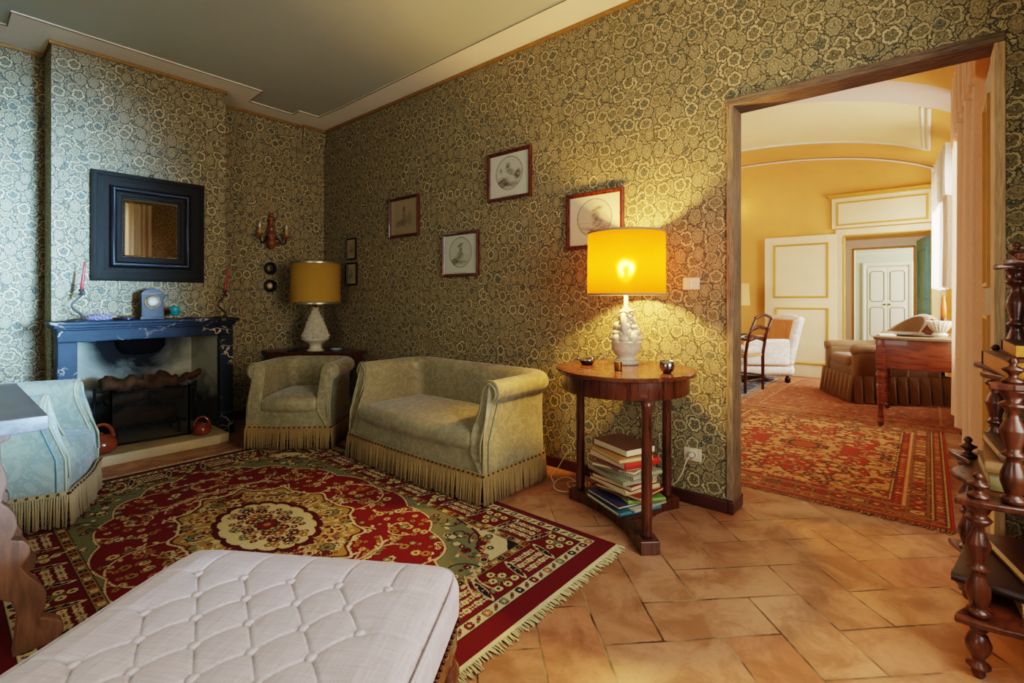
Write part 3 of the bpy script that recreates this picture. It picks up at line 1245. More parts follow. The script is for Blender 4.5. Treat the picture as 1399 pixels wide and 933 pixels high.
def blotch(A, X, Y, x, y, rx, ry, ang, col, edge=None):
    R = max(rx, ry) * 1.4
    m = (abs(X - x) < R) & (abs(Y - y) < R)
    if not m.any():
        return
    iy, ix = np.where(m)
    sl = (slice(iy.min(), iy.max() + 1), slice(ix.min(), ix.max() + 1))
    dx, dy = X[sl] - x, Y[sl] - y
    u = dx * cos(ang) + dy * sin(ang)
    v = -dx * sin(ang) + dy * cos(ang)
    d = (u / rx) ** 2 + (v / ry) ** 2
    if edge is not None:
        A[sl][d < 1.7] = edge
    A[sl][d < 1] = col


def vine(A, X, Y, x, y, ang, L, curl, col, w=.005, leaves=None, R=None):
    n = int(L / .006)
    for k in range(n):
        x += .006 * cos(ang)
        y += .006 * sin(ang)
        ang += curl * (.006 / L) * (1 + k / n)
        blotch(A, X, Y, x, y, w, w, 0, col)
        if leaves is not None and k % 9 == 4:
            s = 1 if (k // 9) % 2 else -1
            blotch(A, X, Y, x + .018 * cos(ang + s * 1.3), y + .018 * sin(ang + s * 1.3), .016, .008, ang + s * .8, leaves[k % len(leaves)])
    return x, y


CRM, GLD, RED, NVY, SAG, TAN, DRD = (202, 186, 138), (152, 116, 58), (108, 18, 20), (30, 27, 36), (112, 114, 80), (170, 108, 56), (78, 12, 14)


def persian_red():
    W, L = 1.92, 2.845
    X, Y, A = canvas(W, L, .0042, RED)
    R = random.Random(3)
    # distance to each edge, ends have a deep plain band
    de = np.minimum(np.minimum(X - .035, W - .035 - X), np.minimum(Y - .085, L - .05 - Y))
    A[de < 0] = (98, 16, 20)
    b = de
    A[(b > 0) & (b < .050)] = CRM
    for q in (0.0, .050):
        A[(b > q) & (b < q + .006)] = NVY
    inn = .050 + .165
    A[(b > .056) & (b < inn)] = (100, 16, 20)
    A[(b > inn) & (b < inn + .045)] = GLD
    for q in (inn, inn + .042):
        A[(b > q) & (b < q + .006)] = NVY
    fld = inn + .048
    x0, x1, y0, y1 = .035 + fld, W - .035 - fld, .085 + fld, L - .05 - fld
    cx, cy = (x0 + x1) / 2, (y0 + y1) / 2
    F = (X > x0) & (X < x1) & (Y > y0) & (Y < y1)
    A[F] = (110, 20, 22)
    # guard motifs
    def along(off, step, fn):
        xa, xb, ya, yb = .035 + off, W - .035 - off, .085 + off, L - .05 - off
        for (p, q, horiz) in (((xa, ya), (xb, ya), 1), ((xb, ya), (xb, yb), 0), ((xb, yb), (xa, yb), 1), ((xa, yb), (xa, ya), 0)):
            D = math.hypot(q[0] - p[0], q[1] - p[1])
            n = max(1, int(round(D / step)))
            for k in range(n):
                f = k / n
                fn(p[0] + (q[0] - p[0]) * f, p[1] + (q[1] - p[1]) * f, k, horiz, math.atan2(q[1] - p[1], q[0] - p[0]))
    cols = [TAN, SAG, NVY, RED]

    def g1(x, y, k, hz, a):
        if k % 2 == 0:
            flower(A, X, Y, x, y, .017, cols[(k // 2) % 4], NVY, CRM, 4)
        else:
            blotch(A, X, Y, x, y, .016, .006, a + .7, SAG, NVY)
            blotch(A, X, Y, x, y, .008, .008, 0, RED)
    along(.028, .046, g1)

    def g2(x, y, k, hz, a):
        flower(A, X, Y, x, y, .014, [RED, CRM, NVY][k % 3], NVY, GLD, 4)
    along(inn + .024, .042, g2)

    # main border: alternating flower sprays and cream lattices
    def g3(x, y, k, hz, a):
        nx, ny = -sin(a), cos(a)
        tx, ty = cos(a), sin(a)
        if k % 2 == 0:
            for (s, r_) in ((-.05, -.038), (0, -.045), (.05, -.038), (-.028, .012), (.028, .012), (0, .05)):
                px, py = x + tx * s + nx * r_, y + ty * s + ny * r_
                blotch(A, X, Y, (px + x) / 2, (py + y) / 2, .03, .004, math.atan2(py - y, px - x), SAG)
            for (s, r_) in ((-.05, -.038), (0, -.045), (.05, -.038), (-.028, .012), (.028, .012), (0, .05)):
                px, py = x + tx * s + nx * r_, y + ty * s + ny * r_
                flower(A, X, Y, px, py, .0195, (206, 186, 124), DRD, NVY, 8)
        else:
            for i in range(-2, 3):
                for j in range(-1, 2):
                    px, py = x + tx * i * .031 + nx * j * .042, y + ty * i * .031 + ny * j * .042
                    if (i + j) % 2:
                        for (da, db) in ((-1, -1), (-1, 1), (1, -1), (1, 1)):
                            blotch(A, X, Y, px + (tx * da + nx * db) * .008, py + (ty * da + ny * db) * .008, .0062, .0062, 0, CRM)
                    else:
                        flower(A, X, Y, px, py, .017, CRM, DRD, SAG if i % 2 else GLD, 4, .6)
        # slim leaf between groups
        px, py = x + tx * .098, y + ty * .098
        blotch(A, X, Y, px, py, .06, .012, a + PI / 2 - .25, NVY, CRM)
        for s in (-.035, 0, .035):
            blotch(A, X, Y, px + nx * s, py + ny * s, .008, .006, 0, [GLD, CRM, RED][int(s * 30) % 3])
    along(.056 + (inn - .056) / 2, .196, g3)

    # field: vines and flowers
    pal = [(CRM, NVY), (GLD, NVY), (SAG, CRM), ((196, 168, 110), RED), (TAN, NVY)]
    leaves = [CRM, GLD, SAG, (196, 168, 110)]
    def sym(fn):
        for sx in (-1, 1):
            for sy in (-1, 1):
                fn(sx, sy)
    specs = [(R.uniform(.02, .62), R.uniform(.02, 1.05), R.uniform(0, 6.3), R.uniform(.2, .36), R.uniform(-3.4, 3.4)) for _ in range(22)]
    fl = [(R.uniform(.0, .64), R.uniform(.0, 1.1), R.uniform(.010, .026), R.randrange(5), R.choice([5, 6, 8])) for _ in range(190)]
    
    def dov(sx, sy):
        for (vx, vy, a, l, cu) in specs:
            aa = math.atan2(sin(a) * sy, cos(a) * sx)
            vine(A, X, Y, cx + sx * vx, cy + sy * vy, aa, l, cu * sx * sy, CRM, .0042, leaves)
        for (vx, vy, r, ci, n_) in fl:
            flower(A, X, Y, cx + sx * vx, cy + sy * vy, r, pal[ci][0], DRD, pal[ci][1], n_)
    sym(dov)
    # corners in sage with scalloped cream edge, ivory spandrels
    ux, uy = np.abs(X - cx) / ((x1 - x0) / 2), np.abs(Y - cy) / ((y1 - y0) / 2)
    ang = np.arctan2(uy, ux)
    rr = np.hypot(ux, uy * 1.0)
    e = 1.02 + .055 * np.abs(np.sin(ang * 9)) - .05
    corner = F & (np.hypot(ux, uy) > e)
    edge1 = F & (np.hypot(ux, uy) > e - .016)
    A[edge1] = CRM
    A[F & (np.hypot(ux, uy) > e - .004)] = DRD
    A[corner] = SAG
    e2 = 1.19 + .05 * np.abs(np.sin(ang * 11))
    A[F & (np.hypot(ux, uy) > e2 - .02)] = DRD
    A[F & (np.hypot(ux, uy) > e2)] = CRM
    e3 = 1.36 + .02 * np.sin(ang * 20)
    A[F & (np.hypot(ux, uy) > e3)] = NVY
    # vines and flowers over the corners
    cv = []
    for _ in range(26):
        q, th = R.uniform(1.04, 1.3), R.uniform(.15, 1.4)
        cv.append((q * cos(th) * (x1 - x0) / 2, q * sin(th) * (y1 - y0) / 2, R.uniform(0, 6.3), R.uniform(.10, .2), R.uniform(-4, 4), R.choice([CRM, TAN, NVY])))

    def dovc(sx, sy):
        for (vx, vy, a, l, cu, cc_) in cv:
            aa = math.atan2(sin(a) * sy, cos(a) * sx)
            S_ = A.copy()
            vine(A, X, Y, cx + sx * vx, cy + sy * vy, aa, l, cu * sx * sy, cc_, .0045, [CRM, RED, GLD, NVY])
            A[~F] = S_[~F]
    sym(dovc)
    cf = []
    for _ in range(300):
        vx, vy = R.uniform(0, 1), R.uniform(0, 1)
        if math.hypot(vx, vy) > 1.03:
            cf.append((vx * (x1 - x0) / 2, vy * (y1 - y0) / 2, R.uniform(.009, .022), R.choice([RED, TAN, CRM, GLD, NVY, (92, 96, 66)]), R.choice([CRM, NVY, RED])))

    def doc(sx, sy):
        for (vx, vy, r, p_, q_) in cf:
            flower(A, X, Y, cx + sx * vx, cy + sy * vy, r, p_, NVY if p_ != NVY else CRM, q_, 6)
    sym(doc)
    # medallion: gold lobed body, ivory heart
    mx, my = .36, .56
    ux, uy = (X - cx) / mx, (Y - cy) / my
    ang = np.arctan2(uy, ux)
    rr = np.hypot(ux, uy)
    e = .88 + .12 * np.abs(np.sin(ang * 6)) + .03 * np.cos(ang * 24)
    A[(rr < e * 1.09)] = CRM
    A[(rr < e * 1.055)] = DRD
    A[(rr < e * 1.02)] = (162, 126, 62)
    for k in range(170):
        a_, q_ = R.uniform(0, 2 * PI), R.uniform(.56, .96)
        x_, y_ = cx + mx * q_ * cos(a_), cy + my * q_ * sin(a_)
        col = R.choice([RED, SAG, CRM, NVY, (196, 176, 112), RED])
        for sx, sy in ((1, 1), (-1, 1), (1, -1), (-1, -1)):
            if k % 3:
                flower(A, X, Y, cx + sx * (x_ - cx), cy + sy * (y_ - cy), R.uniform(.008, .016), col, None, NVY if k % 2 else GLD, 5)
            else:
                blotch(A, X, Y, cx + sx * (x_ - cx), cy + sy * (y_ - cy), .02, .006, a_ * sx * sy, SAG if k % 2 else CRM)
    for k in range(12):
        a_ = PI / 12 + 2 * PI * k / 12
        flower(A, X, Y, cx + mx * .82 * cos(a_), cy + my * .82 * sin(a_), .034, SAG if k % 2 else (190, 150, 90), NVY, RED, 8)
    for k in range(16):
        a_ = R.uniform(0, PI / 2)
        q_ = R.uniform(.6, .85)
        for sx, sy in ((1, 1), (-1, 1), (1, -1), (-1, -1)):
            vine(A, X, Y, cx + sx * mx * q_ * cos(a_), cy + sy * my * q_ * sin(a_), math.atan2(sy * cos(a_), -sx * sin(a_)), .12, 4 * sx * sy * (1 if k % 2 else -1), CRM if k % 3 else DRD, .0042, [SAG, RED, CRM])
    e = .5 + .085 * np.abs(np.sin(ang * 8)) + .02 * np.cos(ang * 16)
    A[(rr < e * 1.13)] = DRD
    A[(rr < e)] = (204, 188, 138)
    for k in range(40):
        a_, q_ = R.uniform(0, PI / 2), R.uniform(.08, .50)
        col = R.choice([RED, SAG, NVY, GLD, TAN])
        r_ = R.uniform(.012, .022)
        for sx, sy in ((1, 1), (-1, 1), (1, -1), (-1, -1)):
            flower(A, X, Y, cx + sx * mx * q_ * cos(a_), cy + sy * my * q_ * sin(a_), r_, col, NVY if col != NVY else RED, CRM, 6)
    flower(A, X, Y, cx, cy, .05, RED, NVY, GLD, 8)
    A *= RNG.uniform(.93, 1.05, A.shape[:2])[..., None]
    lo = np.clip(A, 0, 255)
    return lo


rug = coloured_grid('persian_rug', 1.92, 2.845, persian_red(), M['rugmat'], loc=(.135, 1.108, .0), thick=.011)
tag(rug, 'red Persian rug with a gold and ivory medallion in front of the fireplace', 'rug')
mb = MB()
for (yy, s) in ((-.0, -1), (2.845, 1)):
    x_ = .0
    while x_ < 1.92:
        l = random.uniform(.035, .06)
        dx = random.uniform(-.012, .012)
        mb.tube([(x_, yy, .006), (x_ + dx * .5, yy + s * l * .5, .007), (x_ + dx, yy + s * l, .004)], .0026, 4, 0, False)
        x_ += .0055
    mb.box(0, 1.92, min(yy, yy + s * .014), max(yy, yy + s * .014), .001, .010)
fr = mb.build('rug_fringe', fabric('rug_fringe_cotton', c(206, 194, 140), var=.2), rug)
fr['kind'] = 'stuff'


def rug_orange():
    W, L = 1.70, 2.36
    X, Y, A = canvas(W, L, .0075, (186, 118, 62))
    R = random.Random(5)
    OR, RD, BR, CR, DK = (196, 132, 74), (164, 60, 36), (130, 82, 50), (212, 168, 108), (80, 64, 50)
    de = np.minimum(np.minimum(X, W - X), np.minimum(Y, L - Y))
    A[de < .014] = (190, 70, 36)
    bands = [(.014, .03, CR), (.03, .075, (176, 98, 54)), (.075, .09, CR), (.09, .20, (150, 104, 66)), (.20, .215, CR), (.215, .265, RD), (.265, .28, CR)]
    for a, b, col in bands:
        A[(de >= a) & (de < b)] = col
    for q in (.014, .03, .075, .09, .2, .215, .265, .28):
        A[(de > q - .004) & (de < q + .003)] = DK
    for off, step, r in ((.145, .085, .034), (.24, .06, .017), (.052, .05, .015)):
        for (p, q) in (((off, off), (W - off, off)), ((W - off, off), (W - off, L - off)), ((W - off, L - off), (off, L - off)), ((off, L - off), (off, off))):
            n = int(math.hypot(q[0] - p[0], q[1] - p[1]) / step)
            for k in range(n):
                x, y = p[0] + (q[0] - p[0]) * k / n, p[1] + (q[1] - p[1]) * k / n
                flower(A, X, Y, x, y, r, R.choice([OR, RD, CR, BR]), DK, R.choice([CR, RD]), 6)
    for _ in range(900):
        x, y = R.uniform(0, W), R.uniform(0, L)
        if .09 < min(x, W - x, y, L - y) < .2:
            blotch(A, X, Y, x, y, .012, .006, R.uniform(0, 3), R.choice([DK, BR, CR, RD]))
    F = de > .283
    A[F] = (208, 158, 98)
    cx, cy = W / 2, L / 2
    ux, uy = (X - cx) / (W / 2 - .283), (Y - cy) / (L / 2 - .283)
    ang = np.arctan2(uy, ux)
    rr = np.maximum(np.hypot(ux, uy) * .92, np.maximum(abs(ux), abs(uy)) * 1.08)
    e = .82 + .06 * np.sin(ang * 16) + .05 * np.sin(ang * 7)
    A[F & (rr < e * 1.03)] = DK
    A[F & (rr < e)] = (168, 66, 40)
    e = .42 + .05 * np.cos(ang * 10)
    A[F & (rr < e)] = (202, 146, 88)
    for _ in range(330):
        x, y = R.uniform(.29, W / 2), R.uniform(.29, L / 2)
        col = R.choice([RD, CR, OR, BR, DK, CR, (150, 60, 36)])
        r = R.uniform(.012, .034)
        a = R.uniform(0, 3)
        for sx in (0, 1):
            for sy in (0, 1):
                xx, yy = (W - x if sx else x), (L - y if sy else y)
                if r > .022:
                    flower(A, X, Y, xx, yy, r, col, BR, CR, 6)
                else:
                    blotch(A, X, Y, xx, yy, r * 1.4, r * .5, a if sx == sy else -a, col)
    e = .16
    A[F & (np.hypot(ux, uy * 1.6) < e * 1.25)] = DK
    A[F & (np.hypot(ux, uy * 1.6) < e)] = (170, 86, 46)
    A *= RNG.uniform(.9, 1.08, A.shape[:2])[..., None]
    return np.clip(A, 0, 255)


# local x -> across (world y), local y -> along (world x)
r1 = coloured_grid('oriental_rug', 1.70, 2.36, rug_orange(), M['rugmat'], loc=(3.25, 1.60, 0), rot=(0, 0, -PI / 2), thick=.010)
tag(r1, 'orange Oriental rug with a red medallion inside the yellow room doorway', 'rug')
mb = MB()
for yy, s in ((0, -1), (2.36, 1)):
    x_ = 0
    while x_ < 1.70:
        l = random.uniform(.02, .045)
        mb.tube([(x_, yy, .005), (x_ + random.uniform(-.01, .01), yy + s * l, .003)], .003, 4, 0, False)
        x_ += .008
q = mb.build('rug_fringe', fabric('worn_rug_fringe', c(160, 124, 70), var=.3), r1)
q['kind'] = 'stuff'


def rug_pale(W, L, base, cols, seed, edge):
    X, Y, A = canvas(W, L, .010, base)
    R = random.Random(seed)
    de = np.minimum(np.minimum(X, W - X), np.minimum(Y, L - Y))
    for a, b, col in ((0, .02, edge), (.03, .05, cols[0]), (.20, .22, cols[0]), (.05, .2, cols[1])):
        A[(de >= a) & (de < b)] = col
    for _ in range(1500):
        blotch(A, X, Y, R.uniform(0, W), R.uniform(0, L), R.uniform(.012, .04), R.uniform(.008, .016), R.uniform(0, 3), R.choice(cols))
    A *= RNG.uniform(.88, 1.08, A.shape[:2])[..., None]
    return np.clip(A, 0, 255)


r2 = coloured_grid('oriental_rug', 1.92, 2.55, rug_pale(1.92, 2.55, (166, 100, 66), [(196, 146, 100), (172, 110, 74), (156, 80, 50), (124, 86, 66)], 8, (180, 124, 86)), M['rugmat'],
                   loc=(5.66, 1.62, 0), rot=(0, 0, -PI / 2), thick=.009)
tag(r2, 'faded pink Oriental rug under the brown armchair in the yellow room', 'rug')
r3 = coloured_grid('oriental_rug', 1.5, 2.2, rug_pale(1.5, 2.2, (110, 104, 100), [(160, 156, 146), (70, 74, 84), (126, 104, 92), (96, 96, 98)], 9, (150, 140, 126)), M['rugmat'],
                   loc=(5.75, 3.16, 0), rot=(0, 0, -PI / 2), thick=.009)
tag(r3, 'grey patterned rug under the ladder-back chair in the yellow room', 'rug')
# ------------------------------------------------------------------ tub sofa and armchairs
def tub_seat(root, W, Dp, mats, cord_seed=1, H=.69, bow=.03):
    """front faces -Y, centre at origin on the floor"""
    body, inner_, pip, trim = mats
    hw = W / 2 - .045
    yf, yb = -Dp / 2, Dp / 2 - .05
    rc = min(.13, hw * .5)
    path = []

    def arc(cx, cy, a0, a1, n):
        return [((cx + rc * cos(a0 + (a1 - a0) * i / n), cy + rc * sin(a0 + (a1 - a0) * i / n)), (cos(a0 + (a1 - a0) * i / n), sin(a0 + (a1 - a0) * i / n))) for i in range(n + 1)]
    ns = 10
    for i in range(ns):
        f = (i / ns)
        path.append(((hw, yf + (yb - rc - yf) * f), (1, 0)))
    path += arc(hw - rc, yb - rc, 0, PI / 2, 8)
    nb = 10
    for i in range(1, nb):
        path.append(((hw - rc - 2 * (hw - rc) * i / nb, yb), (0, 1)))
    path += arc(-hw + rc, yb - rc, PI / 2, PI, 8)
    for i in range(1, ns + 1):
        path.append(((-hw, yb - rc - (yb - rc - yf) * i / ns), (-1, 0)))
    R = .062
    zc = H - R
    prof = [(-.055, .28), (-.062, .36), (-.060, .44), (-.056, .52), (-.058, zc - .03)]
    for k in range(0, 13):
        a = PI - .15 - (PI - .15 + 1.15) * k / 12
        prof.append((.012 + (R + .004) * cos(a), zc + R * sin(a)))
    prof += [(.036, zc - .075), (.034, .48), (.036, .34), (.040, .24), (.040, .14)]

    def setback(z):
        t_ = max(0, min(1, (z - .30) / (.30)))
        t_ = t_ * t_ * (3 - 2 * t_)
        return .085 * t_

    def P(i, k):
        (p, nr) = path[i]
        s, z = prof[k]
        x, y = p[0] + nr[0] * s, p[1] + nr[1] * s
        w = max(0, 1 - (p[1] - yf) / .30)
        # flatten the stretch of the arm near the front
        return (x, y + setback(z) * w, z)
    mb = MB()
    m, kk = len(path), len(prof)
    vs = [P(i, k) for i in range(m) for k in range(kk)]
    fs = [(i * kk + k, i * kk + k + 1, (i + 1) * kk + k + 1, (i + 1) * kk + k) for i in range(m - 1) for k in range(kk - 1)]
    fs += [tuple(range(kk - 1, -1, -1)), tuple(range((m - 1) * kk, m * kk))]
    # inner side down to the floor of the shell
    mb.add(vs, fs, 0, True)
    o = mb.build('tub_back', body, root)
    sharp(o, 60)
    # front facings of the arms with their piping
    for side in (0, m - 1):
        sg = 1 if side == 0 else -1
        mb = MB()
        loop = [Vector(P(side, k)) for k in range(kk)]
        cen = sum(loop, Vector()) / kk
        front = [v + Vector((0, -.014, 0)) for v in loop]
        vs = [tuple(v) for v in loop] + [tuple(v) for v in front]
        fs = [tuple(range(kk, 2 * kk))] + [(k, (k + 1) % kk, kk + (k + 1) % kk, kk + k) for k in range(kk)]
        mb.add(vs, fs, 0, False)
        mb.tube([tuple(v + Vector((0, -.006, 0))) for v in loop], .0055, 6, 1)
        inn = []
        for v in front:
            d = v - cen
            inn.append(tuple(v + Vector((-.016 if d.x > 0 else .016, -.003, -.014 if v.z > .62 else 0))))
        mb.tube(inn[2:-1], .006, 6, 1)
        f = mb.build('arm_front', [body, pip], root)
        # teal line down the outside edge
        mb = MB()
        mb.tube([(loop[k].x + sg * .004, loop[k].y + .028, loop[k].z) for k in range(kk - 6, kk)], .0035, 6)
        mb.build('faded_piping', trim, root)
    # front rail and seat
    wi = hw - .05
    mb = MB()
    mb.rbox(-wi - .01, wi + .01, yf + .0, yf + .06, .13, .32, .012, 0, (8, 1, 3), 3, lambda x, y, z: (x, y - bow * .5 * (1 - (x / wi) ** 2), z))
    mb.build('front_rail', body, root)
    mb = MB()

    def seatf(x, y, z):
        u, v = x / wi, (y - yf) / (yb - yf)
        if z > .33:
            z += .035 * max(0, 1 - u * u) * max(0, 1 - (2 * v - .9) ** 2)
        return (x, y - bow * (1 - u * u) * max(0, 1 - 2 * v), z)
    mb.rbox(-wi - .004, wi + .004, yf - .012, yb + .0, .27, .385, .05, 0, (16, 12, 1), 5, seatf)
    mb.build('seat_cushion', inner_, root)
    # braid, nails and bullion fringe
    xo = hw + .046
    yo = yb + .05
    yfr = yf - .018
    per = [(-xo, yfr), (xo, yfr)]
    q_ = rc + .045
    per += [(xo - q_ + q_ * cos(a), yo - q_ + q_ * sin(a)) for a in [PI / 2 * i / 6 for i in range(7)]]
    per += [(-xo + q_ + q_ * cos(a), yo - q_ + q_ * sin(a)) for a in [PI / 2 + PI / 2 * i / 6 for i in range(7)]]
    rnd = random.Random(cord_seed)
    bz = .168
    mb = MB()
    fb = MB()
    for s in range(len(per)):
        a, b = Vector((*per[s], 0)), Vector((*per[(s + 1) % len(per)], 0))
        d = (b - a)
        L = d.length
        d = d.normalized()
        nrm = Vector((d.y, -d.x, 0))

        def bowed(q):
            if s == 0:
                return Vector((q.x, q.y - bow * .5 * max(0, 1 - (q.x / wi) ** 2), 0))
            return q
        n = max(1, int(L / .05))
        for i in range(n):
            p, q = bowed(a + d * L * i / n), bowed(a + d * L * (i + 1) / n)
            vs = [(*(p - nrm * .004).xy, bz - .011), (*(q - nrm * .004).xy, bz - .011), (*(q + nrm * .004).xy, bz - .011), (*(p + nrm * .004).xy, bz - .011)]
            vs += [(v[0], v[1], bz + .011) for v in vs]
            mb.add(vs, [(0, 1, 2, 3), (7, 6, 5, 4), (3, 2, 6, 7), (1, 0, 4, 5), (0, 3, 7, 4), (2, 1, 5, 6)], 0, False)
        if a.y < yo - .03 or b.y < yo - .03:
            n = max(1, int(L / .036))
            for i in range(n + 1):
                p = bowed(a + d * (L * i / n)) + nrm * .005
                mb.sphere((p.x, p.y, bz + .002), .0068, 8, 6, 1)
        x_ = 0.0
        while x_ < L:
            p = bowed(a + d * x_)
            j = rnd.uniform(-.006, .006)
            k = rnd.uniform(-.003, .010)
            e = p + d * j + nrm * (.006 + k)
            mid = p + d * j * .4 + nrm * (.004 + k * .6)
            zb = rnd.uniform(.006, .016)
            fb.tube([(p.x + nrm.x * .003, p.y + nrm.y * .003, bz - .008), (mid.x, mid.y, .09), (e.x, e.y, zb)], [.0042, .0046, .0052], 5, 0, True)
            x_ += .0098
    mb.build('nailed_braid', [M['fringe'], M['nail']], root)
    f = fb.build('bullion_fringe', M['fringe'], root)
    f['kind'] = 'stuff'
    mb = MB()                                # seat frame carrying the upholstery
    cen_ = Vector((0, (yfr + yo) / 2))
    mb.prism([(p[0] * .975, cen_.y + (p[1] - cen_.y) * .95) for p in per], .10, .27)
    mb.build('seat_frame', body, root)
    for sx in (-1, 1):
        for sy in (yf + .05, yo - .07):
            mb = MB()
            mb.lathe([(.018, 0), (.024, .04), (.028, .11)], (sx * (xo - .06), sy, 0), 10)
            mb.build('foot', M['mahogany'], root)


mats = (M['damask'], M['damask'], M['piping'], M['tealpipe'])
sofa = thing('tub_sofa', 'sage damask two-seat tub sofa with gold bullion fringe against the right wall', 'sofa', (2.285, 2.52, .012), -PI / 2)
tub_seat(sofa, 1.34, .66, mats, 1, .675)
ch = thing('tub_armchair', 'sage damask tub armchair with fringe in the corner before the cream lamp', 'armchair', (1.985, 3.905, .012), math.atan2(-.65, -.76) + PI / 2, 'sage tub armchairs')
tub_seat(ch, .64, .62, mats, 2, .64)
mats2 = (M['damask_blue'], M['damask_blue'], M['piping'], M['tealpipe'])
ch2 = thing('tub_armchair', 'pale sage tub armchair with fringe left of the fireplace behind the table', 'armchair', (.535 - .31 * .931, 3.56 + .31 * .364, .012), math.atan2(-.364, .931) + PI / 2, 'sage tub armchairs')
tub_seat(ch2, .60, .62, mats2, 3, .665)

# ------------------------------------------------------------------ tufted ottoman
Ax, Ay = .471, 1.589
rz = math.atan2(-.842, .539)                # local +x runs along the far edge, local -y comes towards the camera
ot = thing('tufted_ottoman', 'large off-white linen ottoman with buttoned diamond tufting in the foreground', 'ottoman', (Ax + .376 * .539 - .842 * .55, Ay - .376 * .842 - .539 * .55, .0115), rz)
OW, OL = .80, 1.20
btn = []
for r_ in range(14):
    v = .115 + .0785 * r_
    xs_ = [.124 + .1263 * i for i in range(5)] if r_ % 2 == 0 else [.187 + .1263 * i for i in range(4)]
    if v < OL - .1:
        btn += [(u - .376, .55 - v, r_) for u in xs_]
segs = []
for (x, y, r_) in btn:
    for (x2, y2, r2_) in btn:
        if r2_ == r_ + 1 and abs(x2 - x) < .09:
            segs.append((x, y, x2, y2))
    if r_ == 0:
        segs.append((x, y, x + .0, .62))
for (x, y, r_) in btn:
    if r_ % 2 == 0 and abs(x) > .24:
        segs.append((x, y, .42 if x > 0 else -.42, y + .01))
S = np.array(segs)
Bt = np.array([(b[0], b[1]) for b in btn])


def tuft(x, y):
    d = np.hypot(Bt[:, 0] - x, Bt[:, 1] - y).min()
    z = -.006 * math.exp(-(d / .026) ** 2)
    ax_, ay_, bx_, by_ = S[:, 0], S[:, 1], S[:, 2], S[:, 3]
    dx, dy = bx_ - ax_, by_ - ay_
    tt = np.clip(((x - ax_) * dx + (y - ay_) * dy) / (dx * dx + dy * dy), 0, 1)
    dd = np.hypot(ax_ + tt * dx - x, ay_ + tt * dy - y).min()
    z -= .0050 * math.exp(-(dd / .0034) ** 2) + .0012 * math.exp(-(dd / .02) ** 2)
    return z


def otf(x, y, z):
    if z > .36:
        ex, ey = min(1, max(0, (OW / 2 - abs(x)) / .1)), min(1, max(0, (OL / 2 - abs(y)) / .1))
        z += tuft(x, y) * min(1, (z - .36) / .05) + .018 * ex * ey
    return (x, y, z)


mb = MB()
mb.rbox(-OW / 2, OW / 2, -OL / 2, OL / 2, .27, .425, .055, 0, (260, 380, 2), 5, otf)
mb.build('cushion', M['linen'], ot)
for (x, y, r_) in btn:
    b = MB()
    b.lathe([(.0005, .0082), (.006, .0076), (.0105, .0050), (.0115, .001), (.010, -.004)][::-1], (0, 0, 0), 14)
    b.build('tuft_button', M['linen'], ot, (x, y, .4325))
mb = MB()
loop = []
for k in range(48):
    a = 2 * PI * k / 48
    w, h = OW / 2 - .004, OL / 2 - .004
    q = 6
    ca, sa = cos(a), sin(a)
    loop.append((w * math.copysign(abs(ca) ** (2 / 14), ca), h * math.copysign(abs(sa) ** (2 / 14), sa), .408))
mb.tube(loop, .0045, 6, 0, False, True)
mb.build('cushion_piping', M['linen'], ot)
mb = MB()
mb.rbox(-OW / 2 + .012, OW / 2 - .012, -OL / 2 + .012, OL / 2 - .012, .20, .285, .012)
mb.build('rail', M['mahogany_h'], ot)
mb = MB()
for sx in (-1, 1):
    n = int(OL / .022)
    for i in range(n):
        mb.sphere((sx * (OW / 2 - .010), -OL / 2 + .02 + i * .022, .275), .006, 8, 5)
for i in range(int(OW / .022)):
    for sy in (-1, 1):
        mb.sphere((-OW / 2 + .02 + i * .022, sy * (OL / 2 - .010), .275), .006, 8, 5)
mb.build('nail_heads', M['nail'], ot)
for sx in (-1, 1):
    for sy in (-1, 1):
        mb = MB()
        mb.tube([(0, 0, .21), (sx * .02, sy * .02, .15), (sx * .012, sy * .012, .07), (sx * .026, sy * .026, .018), (sx * .03, sy * .03, .0)], [.042, .04, .024, .022, .024], 10)
        mb.build('leg', M['mahogany_h'], ot, (sx * (OW / 2 - .06), sy * (OL / 2 - .06), 0))

# ------------------------------------------------------------------ trestle table on the left
tt = thing('trestle_table', 'old trestle table with worn grey top and scroll-cut plank legs at the left edge', 'table', (-.16, 2.58, 0))
mb = MB()
mb.rbox(-.42, .40, -.455, .455, .735, .782, .004, 0, (10, 8, 1), 2)
mb.build('table_top', M['greytop'], tt)
half = [(.30, .735), (.325, .722), (.322, .705), (.30, .695), (.302, .63), (.312, .60), (.316, .565), (.306, .53), (.302, .507), (.318, .49), (.333, .46), (.338, .425), (.330, .395), (.322, .384),
        (.352, .372), (.366, .350), (.368, .325), (.356, .305), (.346, .29), (.360, .262), (.388, .22), (.406, .178), (.403, .14), (.393, .105), (.42, .088), (.446, .066), (.448, .04), (.436, .0), (.325, .0)]
arch = [(.333, .06), (.338, .13), (.325, .185), (.26, .23), (.14, .25), (.05, .22), (0, .21)]
right = half + arch
poly = [(x, z) for x, z in right] + [(-x, z) for x, z in reversed(right[:-1])]
for yy in (-.36, .30):
    mb = MB()
    mb.prism_xz(poly, yy, yy + .055)
    bevel(mb.build('trestle_leg', M['oldwood'], tt), .005, 2)
mb = MB()
mb.rbox(-.025, .025, -.33, .32, .33, .40, .006)
mb.build('stretcher', M['oldwood'], tt)
